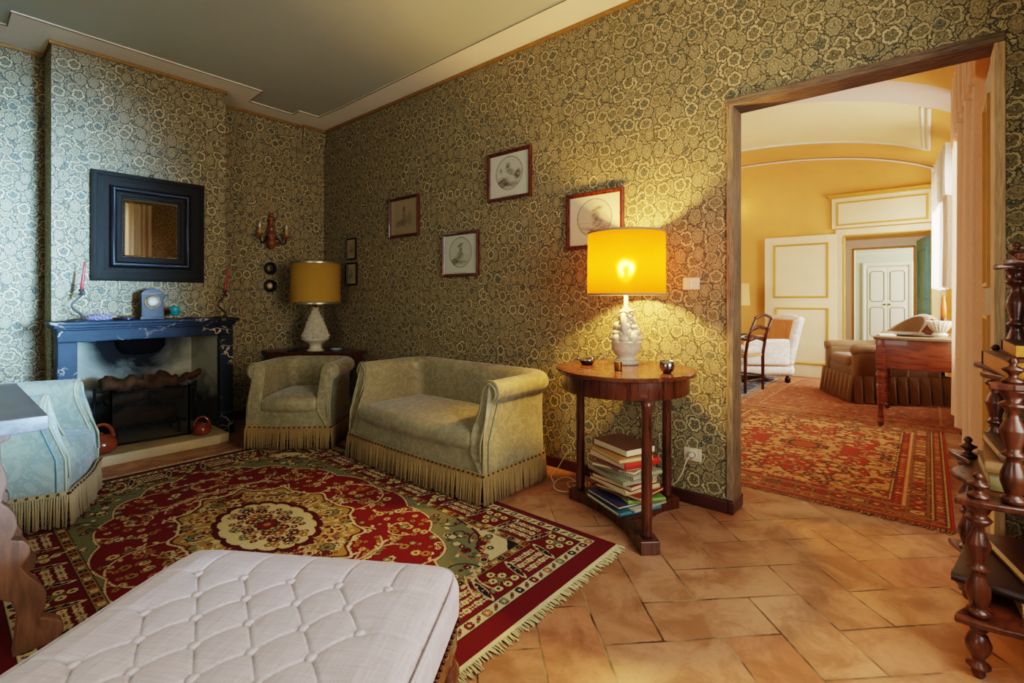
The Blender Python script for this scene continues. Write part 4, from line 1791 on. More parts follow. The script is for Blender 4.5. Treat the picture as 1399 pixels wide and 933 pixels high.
# ------------------------------------------------------------------ fireplace
fp = thing('fireplace', 'black veined marble fireplace with a plaster firebox and stone hearth', 'fireplace', (1.115, 4.70, 0))
def W(mb):
    mb.T = Matrix.Translation((-1.115, -4.70, 0))
    return mb
mb = W(MB())
mb.rbox(.505, 1.675, 4.425, 4.72, .968, .992, .007)
mb.rbox(.525, 1.66, 4.452, 4.72, .945, .969, .008)
mb.rbox(.54, 1.66, 4.475, 4.72, .93, .947, .006)
mb.build('mantel_shelf', M['marble'], fp)
mb = W(MB())
mb.rbox(.555, 1.665, 4.54, 4.72, .845, .932, .006)
mb.build('lintel', M['marble'], fp)
for x0, x1 in ((.555, .66), (1.565, 1.668)):
    mb = W(MB())
    mb.rbox(x0, x1, 4.54, 4.72, .12, .846, .006)
    mb.rbox(x0 - .008, x1 + .008, 4.53, 4.72, 0, .125, .006)
    mb.build('jamb', M['marble'], fp)
mb = W(MB())
yb_ = 5.03
bx0, bx1 = .70, 1.50
mb.add([(.655, 4.57, .05), (bx0, yb_, .05), (bx0, yb_, .86), (.655, 4.57, .86)], [(0, 1, 2, 3)], 0, False)
mb.add([(1.57, 4.57, .05), (bx1, yb_, .05), (bx1, yb_, .86), (1.57, 4.57, .86)], [(3, 2, 1, 0)], 0, False)
mb.add([(bx0, yb_, .05), (bx1, yb_, .05), (bx1, yb_, .86), (bx0, yb_, .86)], [(0, 1, 2, 3)], 0, False)
mb.add([(.655, 4.57, .86), (1.57, 4.57, .86), (bx1, yb_, .86), (bx0, yb_, .86)], [(0, 1, 2, 3)], 0, False)
mb.build('firebox', M['soot'], fp)
mb = W(MB())
mb.lathe([(.05, .69), (.12, .70), (.165, .75), (.17, .86)], (1.13, 5.0, 0), 24, 0, 1, .5, True)
mb.build('flue_hood', plain('soot_black', c(16, 15, 14), .98, 0, .2, 8, 0, 60, .05), fp)
mb = W(MB())
mb.rbox(.50, 1.485, 4.285, 4.54, 0, .072, .008)
mb.rbox(.665, 1.56, 4.53, 5.04, 0, .068, .004)
mb.rbox(1.487, 1.555, 4.31, 4.54, 0, .070, .008)
mb.build('hearth_slab', M['stone'], fp)

# fire screen
sc_ = thing('fire_screen', 'folding black mesh fire screen standing on the hearth', 'fire screen', (1.08, 4.52, .072))
pts = [(.784, 4.74), (.842, 4.535), (1.322, 4.485), (1.405, 4.61)]
z0, z1 = .0, .385
for k in range(3):
    a, b = Vector((pts[k][0] - 1.08, pts[k][1] - 4.52, 0)), Vector((pts[k + 1][0] - 1.08, pts[k + 1][1] - 4.52, 0))
    mb = MB()
    zz = z1 if k == 1 else z1
    mb.add([(a.x, a.y, .008), (b.x, b.y, .008), (b.x, b.y, zz), (a.x, a.y, zz)], [(0, 1, 2, 3)], 0, False)
    mb.build('mesh_panel', M['screenmesh'], sc_)
    mb = MB()
    for p, q in (((a.x, a.y, .008), (b.x, b.y, .008)), ((a.x, a.y, zz), (b.x, b.y, zz))):
        mb.tube([p, q], .008, 6)
    for p in (a, b):
        mb.tube([(p.x, p.y, 0), (p.x, p.y, zz + .02)], .009, 6)
    mb.build('screen_frame', M['iron'], sc_)

# logs in the grate
def log(name, label, ctr, L, r, az, tilt, seed):
    rnd = random.Random(seed)
    mb = MB()
    n, k = 14, 12
    ph = [rnd.uniform(0, 6) for _ in range(4)]
    vs, fs = [], []
    for i in range(n + 1):
        f = i / n
        for j in range(k):
            a = 2 * PI * j / k
            rr = r * (1 + .32 * sin(2 * a + ph[0] + f * 2) + .18 * sin(5 * a + ph[1] + 3 * f) + .34 * sin(f * 11 + ph[2] + a)) * (.6 + .5 * sin(PI * (f * .8 + .1)))
            rr *= 1 + rnd.uniform(-.16, .16)
            vs.append((L * (f - .5), rr * cos(a), rr * sin(a)))
    for i in range(n):
        for j in range(k):
            fs.append((i * k + j, i * k + (j + 1) % k, (i + 1) * k + (j + 1) % k, (i + 1) * k + j))
    fs += [tuple(reversed(range(k))), tuple(range(n * k, n * k + k))]
    mb.add(vs, fs, 0, True)
    o = mb.build(name, M['bark'], None, ctr, (0, tilt, az))
    return tag(o, label, 'log', 'split logs in the fireplace')


log('split_log', 'rough split log at the left of the grate, its knotty end rising over the screen', (.94, 4.70, .50), .27, .060, .20, .10, 1)
log('split_log', 'split log in the middle of the fireplace leaning on the others', (1.19, 4.72, .49), .22, .058, -.10, -.03, 2)
log('split_log', 'slim log at the right end of the pile behind the screen corner', (1.39, 4.72, .505), .20, .030, .25, -.22, 3)
log('split_log', 'lowest log of the fire pile seen through the screen mesh on the left', (.98, 4.76, .375), .26, .046, .1, .0, 4)
log('split_log', 'thick log under the right half of the fire pile behind the mesh', (1.25, 4.77, .375), .24, .046, -.1, .0, 5)
log('split_log', 'charred log at the bottom of the fire pile', (1.10, 4.78, .225), .44, .056, .05, 0, 6)
gr = thing('fire_grate', 'low iron grate carrying the logs in the fireplace', 'grate', (1.10, 4.75, .068))
mb = MB()
for i in range(9):
    x = -.24 + .06 * i
    mb.tube([(x, .14, .085), (x, -.10, .085), (x, -.13, .12)], .007, 6)
mb.build('bars', M['iron'], gr)
mb = MB()
for x in (-.2, .2):
    mb.tube([(x, -.1, 0), (x, -.1, .08), (x, .12, .08), (x, .12, 0)], .009, 6)
mb.build('stand', M['iron'], gr)

# glazed pots with hoop handles
def pot(label, loc, r, rz):
    t = thing('glazed_pot', label, 'pot', loc, rz, 'orange glazed pots on the hearth')
    mb = MB()
    mb.lathe([(.30 * r, 0), (.62 * r, .01 * r), (.90 * r, .28 * r), (1.0 * r, .62 * r), (.93 * r, .95 * r), (.70 * r, 1.18 * r), (.62 * r, 1.24 * r), (.60 * r, 1.34 * r), (.54 * r, 1.33 * r), (.56 * r, 1.2 * r)], (0, 0, 0), 28)
    mb.build('body', M['copper_glaze'], t)
    mb = MB()
    mb.lathe([(.56 * r, 1.30 * r), (.50 * r, 1.37 * r), (.22 * r, 1.42 * r), (.10 * r, 1.46 * r), (.10 * r, 1.54 * r), (.001, 1.56 * r)], (0, 0, 0), 24)
    mb.build('lid', M['copper_glaze'], t)
    mb = MB()
    mb.tube([(.80 * r * cos(a), 0, 1.02 * r + 1.12 * r * sin(a)) for a in [PI * i / 16 for i in range(17)]], [.11 * r + .05 * r * abs(cos(PI * i / 16)) for i in range(17)], 10)
    mb.build('handle', M['copper_glaze'], t)


pot('larger orange glazed pot with hoop handle beside the left armchair', (.765, 4.405, .072), .093, .3)
pot('smaller orange glazed pot with hoop handle at the right end of the hearth', (1.385, 4.40, .072), .066, -.3)

# ------------------------------------------------------------------ on the mantel shelf
MZ = .992


def snake_stick(label, loc, sgn, group):
    t = thing('candlestick', label, 'candlestick', loc, 0, group)
    mb = MB()
    mb.lathe([(.052, 0), (.052, .006), (.045, .012), (.02, .014)], (0, 0, 0), 20)
    mb.build('base', M['pewter'], t)
    mb = MB()
    pts, rr = [], []
    for i in range(22):
        f = i / 21
        pts.append((sgn * (.006 + .034 * sin(f * 2 * PI * 1.05 + .9) * (1 - .25 * f)), .008 * sin(f * 9), .012 + .17 * f))
        rr.append(.0095 - .003 * f)
    mb.tube(pts, rr, 8)
    mb.build('snake_stem', M['pewter'], t)
    tx = pts[-1][0]
    mb = MB()
    mb.lathe([(.006, .178), (.026, .188), (.027, .192), (.008, .196), (.008, .206), (.017, .212), (.018, .226), (.012, .226)], (tx, 0, 0), 16)
    mb.build('drip_pan', M['pewter'], t)
    return tx


def candle(label, loc, lean, L):
    mb = MB()
    n = 8
    mb.tube([(lean * i / n * L, 0, L * i / n) for i in range(n + 1)] + [(lean * L, 0, L + .008)], [.0105 - .0045 * i / n for i in range(n + 1)] + [.001], 12)
    return tag(mb.build('taper_candle', M['red_wax'], None, loc), label, 'candle', 'red candles on the mantel')


tx = snake_stick('snake-stemmed pewter candlestick at the left end of the mantel shelf', (.655, 4.57, MZ), 1, 'snake candlesticks')
candle('taller red candle leaning in the left candlestick', (.655 + tx, 4.57, MZ + .222), .10, .195)
tx = snake_stick('snake-stemmed pewter candlestick at the right end of the mantel shelf', (1.58, 4.57, MZ), 1, 'snake candlesticks')
candle('red candle leaning in the right candlestick', (1.58 + tx, 4.57, MZ + .222), .14, .195)
# amethyst geode
mb = MB()
rnd = random.Random(4)
mb.grid(28, 12, lambda u, v: ((.066 + .006 * sin(9 * u * PI)) * cos(2 * PI * u) * min(1, .3 + sin(PI * min(v * .9 + .06, 1)) * 1.0), .028 * sin(2 * PI * u) * min(1, .3 + sin(PI * min(v * .9 + .06, 1)) * 1.0), .046 * v + rnd.uniform(-.004, .004)), 0)
mb.lathe([(.001, .046), (.03, .048), (.055, .042)], (0, 0, 0), 20, 0, 1.05, .45, False)
tag(mb.build('amethyst_geode', M['amethyst'], None, (.782, 4.55, MZ)), 'purple amethyst crystal lump on the mantel right of the left candlestick', 'crystal')
# trinket box
t = thing('trinket_box', 'small oval navy and brass trinket box on the mantel left of the clock', 'box', (.943, 4.55, MZ))
mb = MB()
mb.lathe([(.045, 0), (.048, .004), (.048, .018)], (0, 0, 0), 24, 0, 1, .7)
mb.build('body', plain('navy_enamel', c(24, 26, 60), .2, .2, .4, 60), t)
mb = MB()
mb.lathe([(.049, .018), (.049, .023), (.044, .029), (.001, .031)], (0, 0, 0), 24, 0, 1, .7)
mb.build('lid', M['brass'], t)
# mantel clock
M['clock_body'] = plain('grey_blue_painted_case', c(44, 48, 50), .6, 0, .35, 14)
t = thing('mantel_clock', 'grey-blue mantel clock with round white dial in the middle of the mantel shelf', 'clock', (1.096, 4.57, MZ))
mb = MB()
mb.rbox(-.078, .078, -.035, .035, 0, .02, .003)
mb.rbox(-.070, .070, -.03, .03, .018, .195, .003)
o = mb.build('case', M['clock_body'], t)
mb = MB()
mb.rbox(-.078, .078, -.036, .036, .193, .201, .002)
mb.build('cornice', plain('red_brown_moulding', c(96, 50, 40), .4), t)
mb = MB()
mb.grid(14, 6, lambda u, v: (-.070 + .14 * u, -.03 + .06 * v, .201 + .034 * (1 - (2 * u - 1) ** 2) ** .8), 0)
mb.prism_xz([(-.07 + .14 * i / 14, .201 + .034 * (max(0, 1 - (2 * i / 14 - 1) ** 2)) ** .8) for i in range(15)], -.03, .03)
mb.build('domed_top', M['clock_body'], t)
mb = MB()
mb.tube([(-.014, 0, .232), (-.012, 0, .247), (.012, 0, .247), (.014, 0, .232)], .0045, 8)
mb.build('handle', M['brass'], t)
T90 = Matrix.Translation((0, -.030, .135)) @ Matrix.Rotation(PI / 2, 4, 'X')
mb = MB()
mb.T = T90
mb.lathe([(.046, 0), (.052, .004), (.050, .009), (.043, .010), (.042, .004)], (0, 0, 0), 32, 0, 1, 1, False)
mb.build('bezel', M['brass'], t)
mb = MB()
mb.T = T90
mb.lathe([(.043, .003), (.001, .004)], (0, 0, 0), 32)
dial = mb.build('dial', M['white_paint'], t)
mb = MB()
mb.T = T90
for k in range(12):
    a = PI / 6 * k
    mb.box(-.0012 + .036 * sin(a), .0012 + .036 * sin(a), .0335 * cos(a), .0385 * cos(a) + .0, .0045, .0055)
mb.box(-.001, .001, 0, .03, .005, .006)
mb.add([(0, -.001, .0062), (.02, .009, .0062), (.019, .011, .0062), (-.001, .001, .0062)], [(0, 1, 2, 3)], 0, False)
mb.build('dial_marks', M['iron'], dial)
# teal cup
t = thing('goblet', 'small teal green glazed cup on a brass foot beside the clock', 'cup', (1.243, 4.55, MZ))
mb = MB()
mb.lathe([(.012, .022), (.022, .024), (.030, .04), (.033, .07), (.036, .098), (.033, .098), (.030, .07), (.02, .034)], (0, 0, 0), 24)
mb.build('bowl', M['teal_glaze'], t)
mb = MB()
mb.lathe([(.026, 0), (.026, .004), (.012, .012), (.010, .018), (.014, .024)], (0, 0, 0), 20)
mb.build('foot', M['brass'], t)
# spectacles-like small dark ornament
mb = MB()
mb.lathe([(.02, 0), (.022, .006), (.014, .012), (.004, .016)], (-.014, 0, 0), 12, 0, 1, .8)
mb.lathe([(.012, 0), (.014, .005), (.006, .010)], (.018, .004, 0), 10)
mb.tube([(-.01, 0, .012), (.02, .004, .008)], .003, 6)
tag(mb.build('trinket', M['pewter'], None, (1.345, 4.55, MZ)), 'tiny dark metal trinket lying on the mantel near the right candlestick', 'ornament')

# ------------------------------------------------------------------ mirror over the mantel (hangs slightly proud of the wall)
mr = thing('wall_mirror', 'square mirror in a deep black ripple-moulded frame above the fireplace', 'mirror', (1.124, CHY - .004, 1.695))
mb = MB()
mb.frame(.735, .82, [(0, 0), (0, .035), (.012, .045), (.03, .045), (.035, .038), (.07, .034), (.105, .038)], 0)
mb.build('outer_frame', M['ripple'], mr)
mb = MB()
mb.frame(.735, .82, [(.100, .034), (.104, .055), (.118, .072), (.132, .070), (.142, .050), (.146, .040)], 0, smooth=True)
mb.build('rounded_moulding', M['ebony'], mr)
mb = MB()
mb.frame(.735, .82, [(.144, .040), (.148, .048), (.170, .044), (.178, .034), (.186, .030), (.186, .02)], 0)
mb.build('inner_frame', M['ripple'], mr)
mb = MB()
gw, gh = .735 - .372, .82 - .372
mb.add([(-gw / 2, -.022, -gh / 2), (gw / 2, -.022, -gh / 2), (gw / 2, -.022, gh / 2), (-gw / 2, -.022, gh / 2)], [(0, 1, 2, 3)], 0, False)
gl = mb.build('glass', M['mirror'], mr)
mb = MB()
mb.frame(gw, gh, [(0, .0225), (.012, .026), (.013, .0235)], 0)
mb.build('bevelled_edge', M['mirror'], gl)
mb = MB()
mb.tube([(-.012, -.02, .41), (-.014, -.02, .425), (0, -.02, .435), (.014, -.02, .425), (.012, -.02, .41)], .004, 6)
mb.build('hanging_ring', M['iron'], mr)

# ------------------------------------------------------------------ wooden wall sconce and the two round frames
M['sconce_wood'] = wood('turned_honey_wood', c(86, 44, 18), c(146, 82, 36), .35, 2, 6, .2, 5)
M['candle_sleeve'] = plain('yellow_candle_sleeve', c(196, 150, 64), .6, 0, .1)
sw_ = thing('wall_sconce', 'turned wooden two-arm wall light with candle bulbs beside the chimney breast', 'wall light', (2.186, WA - .05, 1.64))
mb = MB()
mb.lathe([(.006, .0), (.02, .006), (.03, .02), (.046, .05), (.048, .07), (.034, .095), (.028, .10), (.044, .12), (.046, .14), (.04, .16), (.026, .17), (.030, .19), (.034, .205), (.028, .225), (.02, .25), (.022, .262), (.016, .275), (.026, .285), (.034, .30), (.032, .312), (.014, .325), (.012, .34), (.018, .352), (.010, .364)], (0, 0, 0), 20)
mb.rbox(-.02, .02, .0, .05, .1, .25, .006)
mb.build('turned_stem', M['sconce_wood'], sw_)
for s in (-1, 1):
    mb = MB()
    mb.tube([(s * .03, -.01, .13), (s * .06, -.02, .10), (s * .085, -.03, .06), (s * .11, -.04, .05), (s * .125, -.045, .08), (s * .13, -.045, .115)], .0065, 8)
    a = mb.build('arm', M['iron'], sw_)
    mb = MB()
    mb.lathe([(.008, .105), (.018, .115), (.03, .128), (.034, .142), (.03, .146), (.012, .14)], (s * .13, -.045, 0), 16)
    mb.build('cup', M['sconce_wood'], a)
    mb = MB()
    mb.lathe([(.0125, .14), (.012, .20), (.008, .202)], (s * .13, -.045, 0), 12)
    mb.build('candle_sleeve', M['candle_sleeve'], a)
    mb = MB()
    mb.lathe([(.006, .20), (.011, .215), (.009, .235), (.001, .255)], (s * .13, -.045, 0), 10)
    mb.build('bulb', M['bulb_off'], a)


def paint_print(kind, nu=64, nv=80, oval=True, paper=(214, 206, 176), ink=(70, 60, 48), seed=0):
    """a faint sepia engraving: oval vignette with a soft seated figure"""
    R = random.Random(seed)
    X, Y = np.meshgrid(np.linspace(-1, 1, nu), np.linspace(-nv / nu, nv / nu, nv))
    D = np.zeros_like(X)
    yc = .08
    ov = np.hypot(X / .68, (Y - yc) / .66)
    inside = ov < 1
    D[np.abs(ov - 1) < .03] = .5

    def soft(x, y, rx, ry, a, w):
        u = (X - x) * cos(a) + (Y - y) * sin(a)
        v = -(X - x) * sin(a) + (Y - y) * cos(a)
        return w * np.exp(-np.maximum(0, (u / rx) ** 2 + (v / ry) ** 2) ** 2)
    G = np.zeros_like(X)
    if kind == 0:       # standing girl
        G += soft(0, .38, .09, .12, 0, .8) + soft(0, .1, .13, .25, 0, .35) + soft(.02, -.25, .22, .22, 0, .4) + soft(-.35, -.3, .25, .14, .3, .5) + soft(.4, -.1, .2, .35, 0, .25)
    elif kind == 1:     # seated in a landscape
        G += soft(.0, .40, .17, .07, .4, .75) + soft(.03, .22, .1, .12, 0, .55) + soft(.0, -.05, .2, .18, .3, .55) + soft(-.35, -.32, .25, .14, .4, .85) + soft(.1, -.35, .3, .08, 0, .4)
    elif kind == 2:     # reclining
        G += soft(-.05, .38, .11, .11, 0, .7) + soft(.1, .12, .3, .12, -.5, .5) + soft(-.35, -.3, .3, .2, .2, .8) + soft(.45, -.02, .14, .2, -.4, .75) + soft(-.42, .2, .06, .1, 0, .6) + soft(.1, -.38, .35, .1, 0, .5)
    else:               # bust with flying scarf
        G += soft(.12, .38, .22, .07, .3, .55) + soft(.05, .18, .16, .15, 0, .4) + soft(.12, -.08, .2, .2, 0, .45) + soft(-.25, -.3, .3, .06, -.1, .35) + soft(.3, -.3, .25, .08, .3, .45) + soft(.0, -.42, .25, .1, 0, .4)
    G *= .72 + .34 * np.sin(X * 70 + Y * 95) + .18 * np.sin(X * 23 - Y * 31 + 2 * np.sin(Y * 9)) + .2 * np.sin(X * 11 + 3 * np.sin(Y * 14))
    G += .10 * (np.sin(Y * 60 + 6 * np.sin(X * 4)) > .55) * (Y < .0)
    if oval:
        D = np.maximum(D, np.where(inside, np.clip(G, 0, 1) + .10, 0))
    else:
        D = np.maximum(0, np.clip(G, 0, 1) + .12 * ((abs(X) < .75) & (abs(Y) < .95)))
    if oval:
        for yy in (-.82, -.88):
            m = (np.abs(Y - yy) < .015) & (abs(X) < .4)
            D[m] = np.maximum(D[m], .22)
    D = np.clip(D + RNG.normal(0, .02, D.shape), 0, 1)
    A = np.array(paper) * (1 - D[..., None]) + np.array(ink) * D[..., None]
    return A


M['frame_red'] = wood('red_brown_picture_frame', c(52, 20, 12), c(98, 40, 20), .3, 2, 8, .3, 6)


def picture(name, label, y0, y1, z0, z1, kind, face, group, fw=.026, fd=.022, mat=None, oval=True, paper=(206, 198, 170), margin=.0, plane='B', tilt=0):
    """y0..y1 horizontal extent on the wall, z0..z1 vertical"""
    w, h = abs(y1 - y0), z1 - z0
    loc = (WB - .003, (y0 + y1) / 2, (z0 + z1) / 2)
    t = thing(name, label, 'picture', loc, -PI / 2, group)
    mb = MB()
    mb.frame(w, h, [(0, 0), (0, fd), (.004, fd + .003), (fw * .45, fd + .002), (fw * .55, fd - .004), (fw * .85, fd - .004), (fw, fd - .010), (fw, .004)], 0)
    mb.build('frame', mat or M['frame_red'], t)
    A = paint_print(kind, 120, max(40, int(120 * h / w)), oval, paper, (66, 58, 46), kind)
    pw, ph = w - 2 * fw + .004, h - 2 * fw + .004
    coloured_grid('print', pw, ph, A, M['printmat'], 0, t, (-pw / 2, -.006, -ph / 2), (PI / 2, 0, 0), .002)
    return t


g = 'engravings on the right wall'
picture('picture_frame', 'small engraving of a standing girl, red-brown frame, first above the sofa from the corner', 3.836, 3.405, 1.707, 2.071, 0, 'B', g, oval=False, paper=(170, 150, 116))
picture('picture_frame', 'lower red-brown framed oval engraving in the middle of the right wall', 3.097, 2.678, 1.328, 1.69, 1, 'B', g, paper=(196, 200, 178))
picture('picture_frame', 'highest framed oval engraving on the right wall', 2.580, 2.158, 1.883, 2.247, 2, 'B', g, paper=(206, 206, 186))
picture('picture_frame', 'framed oval engraving lit by and partly behind the amber lampshade', 1.855, 1.435, 1.474, 1.84, 3, 'B', g, paper=(222, 212, 178))
g = 'narrow frames in the corner'
picture('picture_frame', 'upper narrow black frame beside the room corner', 4.569, 4.397, 1.545, 1.766, 0, 'B', g, .018, .014, M['ebony'], False, (176, 156, 112))
picture('picture_frame', 'lower narrow black frame beside the room corner', 4.569, 4.382, 1.285, 1.517, 1, 'B', g, .020, .014, M['ebony'], False, (176, 160, 120))
for z, lab, em in ((1.453, 'upper small round black frame beneath the wall light', (150, 130, 80)), (1.278, 'lower small round black frame with a pale medallion beneath the wall light', (206, 170, 110))):
    t = thing('round_picture', lab, 'picture', (2.194, WA - .002, z), 0, 'round black frames')
    mb = MB()
    mb.T = Matrix.Rotation(PI / 2, 4, 'X')
    mb.lathe([(.062, 0), (.063, .012), (.054, .02), (.044, .018), (.040, .010), (.038, .004)], (0, 0, 0), 32, 0, 1, 1, False)
    mb.build('frame', M['ebony'], t)
    mb = MB()
    mb.T = Matrix.Rotation(PI / 2, 4, 'X')
    mb.lathe([(.040, .004), (.001, .007)], (0, 0, 0), 24)
    d = mb.build('medallion', plain('medallion_ground', c(*em), .6, 0, .3, 60), t)
    mb = MB()
    mb.sphere((.004, -.006, -.002), .016, 10, 8, 0, (1, .3, 1.3))
    mb.sphere((.006, -.006, .016), .008, 10, 8, 0, (1, .4, 1.1))
    mb.build('relief', M['white_ceramic' if z < 1.4 else 'pewter'], d)
# wall plates
t = thing('light_switch', 'ivory light switch plate right of the lit lampshade', 'switch', (WB, 1.022, 1.234), -PI / 2)
mb = MB()
mb.rbox(-.048, .048, -.009, 0, -.034, .034, .004)
mb.build('plate', M['switch'], t)
mb = MB()
mb.rbox(-.006, .008, -.013, -.006, -.022, .022, .003)
mb.build('rocker', M['white_paint'], t)
t = thing('wall_socket', 'ivory wall socket low beside the doorway', 'socket', (WB, 1.013, .275), -PI / 2)
mb = MB()
mb.rbox(-.05, .05, -.009, 0, -.036, .036, .004)
mb.build('plate', M['switch'], t)
mb = MB()
mb.T = Matrix.Translation((0, 0, 0)) @ Matrix.Rotation(PI / 2, 4, 'X')
mb.lathe([(.024, .004), (.026, .011), (.020, .011), (.018, .009)], (.0, 0, 0), 20)
mb.build('socket_well', M['white_paint'], t)
t = thing('power_cord', 'white plug and flex running from the wall socket down behind the round table', 'cord', (WB - .01, 1.015, .275))
mb = MB()
mb.T = Matrix.Rotation(-PI / 2, 4, 'Y')
mb.lathe([(.018, 0), (.018, .012), (.010, .03), (.006, .04)], (0, 0, 0), 14)
mb.build('plug', M['cord'], t)
mb = MB()
mb.tube([(-.04, 0, 0), (-.055, .01, -.02), (-.055, .035, -.10), (-.05, .07, -.16), (-.05, .12, -.19), (-.05, .2, -.225), (-.05, .36, -.26), (-.06, .5, -.268)], .0035, 6)
mb.build('flex', M['cord'], t)
mb = MB()
pts = []
for i in range(70):
    a = i * .28
    pts.append((.12 * cos(a) * (.55 + .45 * sin(a * .37)) + .02 * sin(a * 1.7), .09 * sin(a) * (.6 + .4 * cos(a * .23)) - .004 * i * .3, .006 + .010 * (1 + sin(a * .9))))
mb.tube(pts, .0032, 6)
pts2 = [(-.02, .1, .01), (.03, .16, .02), (.08, .14, .06), (.10, .10, .14), (.10, .05, .2)]
mb.tube(pts2, .0032, 6)
tag(mb.build('power_cord', M['cord'], None, (2.52, 1.68, .0)), 'tangled white cable coiled on the floor left of the round table', 'cord')
# ------------------------------------------------------------------ round table with lamp and books
TX, TY, TZ = 2.37, 1.23, .785
rt = thing('round_table', 'round mahogany side table on three columns standing before the right wall', 'table', (TX, TY, 0))
mb = MB()
mb.lathe([(.30, .762), (.352, .762), (.360, .766), (.361, .780), (.357, .785), (.001, .785)], (0, 0, 0), 64)
o = mb.build('table_top', M['mahogany_h'], rt)
sharp(o, 30)
mb = MB()
mb.lathe([(.30, .675), (.326, .675), (.328, .68), (.328, .764), (.30, .764)], (0, 0, 0), 64, 0, 1, 1, False)
sharp(mb.build('apron', M['mahogany'], rt), 30)
legp = [(2.405 - TX, 1.525 - TY), (2.115 - TX, .985 - TY), (2.625 - TX, 1.105 - TY)]
for (lx, ly) in legp:
    mb = MB()
    mb.lathe([(.021, .06), (.026, .075), (.024, .08), (.0245, .3), (.0235, .63), (.026, .66), (.026, .68)], (lx, ly, 0), 18)
    mb.build('leg', M['mahogany'], rt)
# concave three-pointed plinth
pts = []
for k in range(3):
    a, b = Vector(legp[k]), Vector(legp[(k + 1) % 3])
    oa, ob = a.normalized(), b.normalized()
    ta = Vector((-oa.y, oa.x)) if (Vector((-oa.y, oa.x))).dot(b - a) > 0 else Vector((oa.y, -oa.x))
    tb = Vector((-ob.y, ob.x)) if (Vector((-ob.y, ob.x))).dot(a - b) > 0 else Vector((ob.y, -ob.x))
    pts.append(a + oa * .05 + ta * .045)
    p0, p3 = a - oa * .05 + ta * .045, b - ob * .05 + tb * .045
    ctl = (p0 + p3) / 2 * .42
    for i in range(11):
        f = i / 10
        pts.append(p0 * (1 - f) ** 2 + ctl * 2 * f * (1 - f) + p3 * f * f)
    pts.append(b + ob * .05 + tb * .045)
poly = [(p.x, p.y) for p in pts]
area = sum(poly[i][0] * poly[(i + 1) % len(poly)][1] - poly[(i + 1) % len(poly)][0] * poly[i][1] for i in range(len(poly)))
if area < 0:
    poly.reverse()
mb = MB()
mb.prism(poly, .0, .062)
bevel(mb.build('plinth', M['mahogany'], rt), .004, 2)


def fruit_pile(mb, r0, z0, z1, rtop, seed, big=.03, rows=5, mode=0):
    rnd = random.Random(seed)
    for i in range(rows):
        f = i / max(1, rows - 1)
        z = z0 + (z1 - z0) * f
        r = r0 + (rtop - r0) * f
        s = big * (1 - .25 * f)
        n = max(3, int(2 * PI * max(r, .01) / (s * 1.55)))
        for k in range(n):
            a = 2 * PI * (k + .5 * (i % 2)) / n + rnd.uniform(-.1, .1)
            q = s * rnd.uniform(.8, 1.15)
            if mode == 0:
                mb.sphere((r * cos(a), r * sin(a), z), q, 10, 8, 0, (1, 1, rnd.choice([.9, 1, 1.35])))
            else:
                for e in range(5):
                    b = 2 * PI * e / 5
                    ca, sa = cos(a), sin(a)
                    mb.sphere((r * ca - sa * q * .62 * cos(b), r * sa + ca * q * .62 * cos(b), z + q * .62 * sin(b)), q * .5, 7, 5)
                mb.sphere((r * 1.08 * cos(a), r * 1.08 * sin(a), z), q * .45, 7, 5)
    mb.lathe([(r0 * .95, z0), (rtop * .95, z1), (.001, z1 + .02)], (0, 0, 0), 16)


def lamp_shade(mb, r0, z0, r1, z1, thick=.002):
    mb.lathe([(r0, z0), (r1, z1), (r1 - thick, z1), (r0 - thick, z0), (r0, z0)], (0, 0, 0), 64, 0, 1, 1, False)


LX, LY = 2.515, 1.295
lp = thing('table_lamp', 'lit lamp with amber drum shade and white ceramic fruit basket base', 'lamp', (LX, LY, TZ))
mb = MB()
mb.lathe([(.066, 0), (.070, .012), (.060, .022), (.052, .034), (.050, .044), (.066, .06), (.078, .09), (.082, .118), (.086, .122), (.086, .130), (.074, .130)], (0, 0, 0), 32)
for k in range(24):
    a = 2 * PI * k / 24
    mb.sphere((.062 * cos(a), .062 * sin(a), .026), .004, 6, 4)
mb.build('basket_base', M['white_ceramic'], lp)
mb = MB()
fruit_pile(mb, .062, .142, .205, .05, 3, .027, 3)
rnd = random.Random(9)
for i in range(120):
    a, z = rnd.uniform(0, 2 * PI), rnd.uniform(.215, .30)
    r = .046 - .16 * (z - .215) + rnd.uniform(-.004, .004)
    mb.sphere((r * cos(a), r * sin(a), z), .0085, 7, 5)
mb.lathe([(.06, .13), (.05, .2), (.04, .25), (.022, .31), (.012, .32), (.012, .40)], (0, 0, 0), 16)
for s in (-1, 1):
    mb.tube([(s * .055, -.03, .15), (s * .062, -.02, .20), (s * .05, -.01, .26), (s * .03, 0, .29)], [.012, .02, .018, .006], 8)
mb.build('fruit_pile', M['white_ceramic'], lp)
mb = MB()
lamp_shade(mb, .215, .385, .212, .735)
sh = mb.build('lamp_shade', M['shade_lit'], lp)
mb = MB()
for z, r in ((.389, .2165), (.731, .2135)):
    mb.lathe([(r, z - .006), (r + .001, z), (r, z + .006), (r - .004, z + .006), (r - .004, z - .006), (r, z - .006)], (0, 0, 0), 64, 0, 1, 1, False)
mb.build('braid_edge', M['shade_braid'], sh)
mb = MB()
for k in range(3):
    a = 2 * PI * k / 3 + .4
    mb.tube([(0, 0, .70), (.208 * cos(a), .208 * sin(a), .725)], .002, 5)
mb.tube([(0, 0, .40), (0, 0, .46)], .014, 8)
mb.tube([(0.02, 0, .43), (.05, 0, .5), (.05, 0, .64), (0, 0, .70)], .002, 5)
mb.build('shade_carrier', M['brass'], lp)
mb = MB()
mb.sphere((0, 0, .53), .030, 16, 12)
mb.tube([(0, 0, .455), (0, 0, .505)], [.013, .02], 10)
mb.build('bulb', M['bulb_lit'], lp)

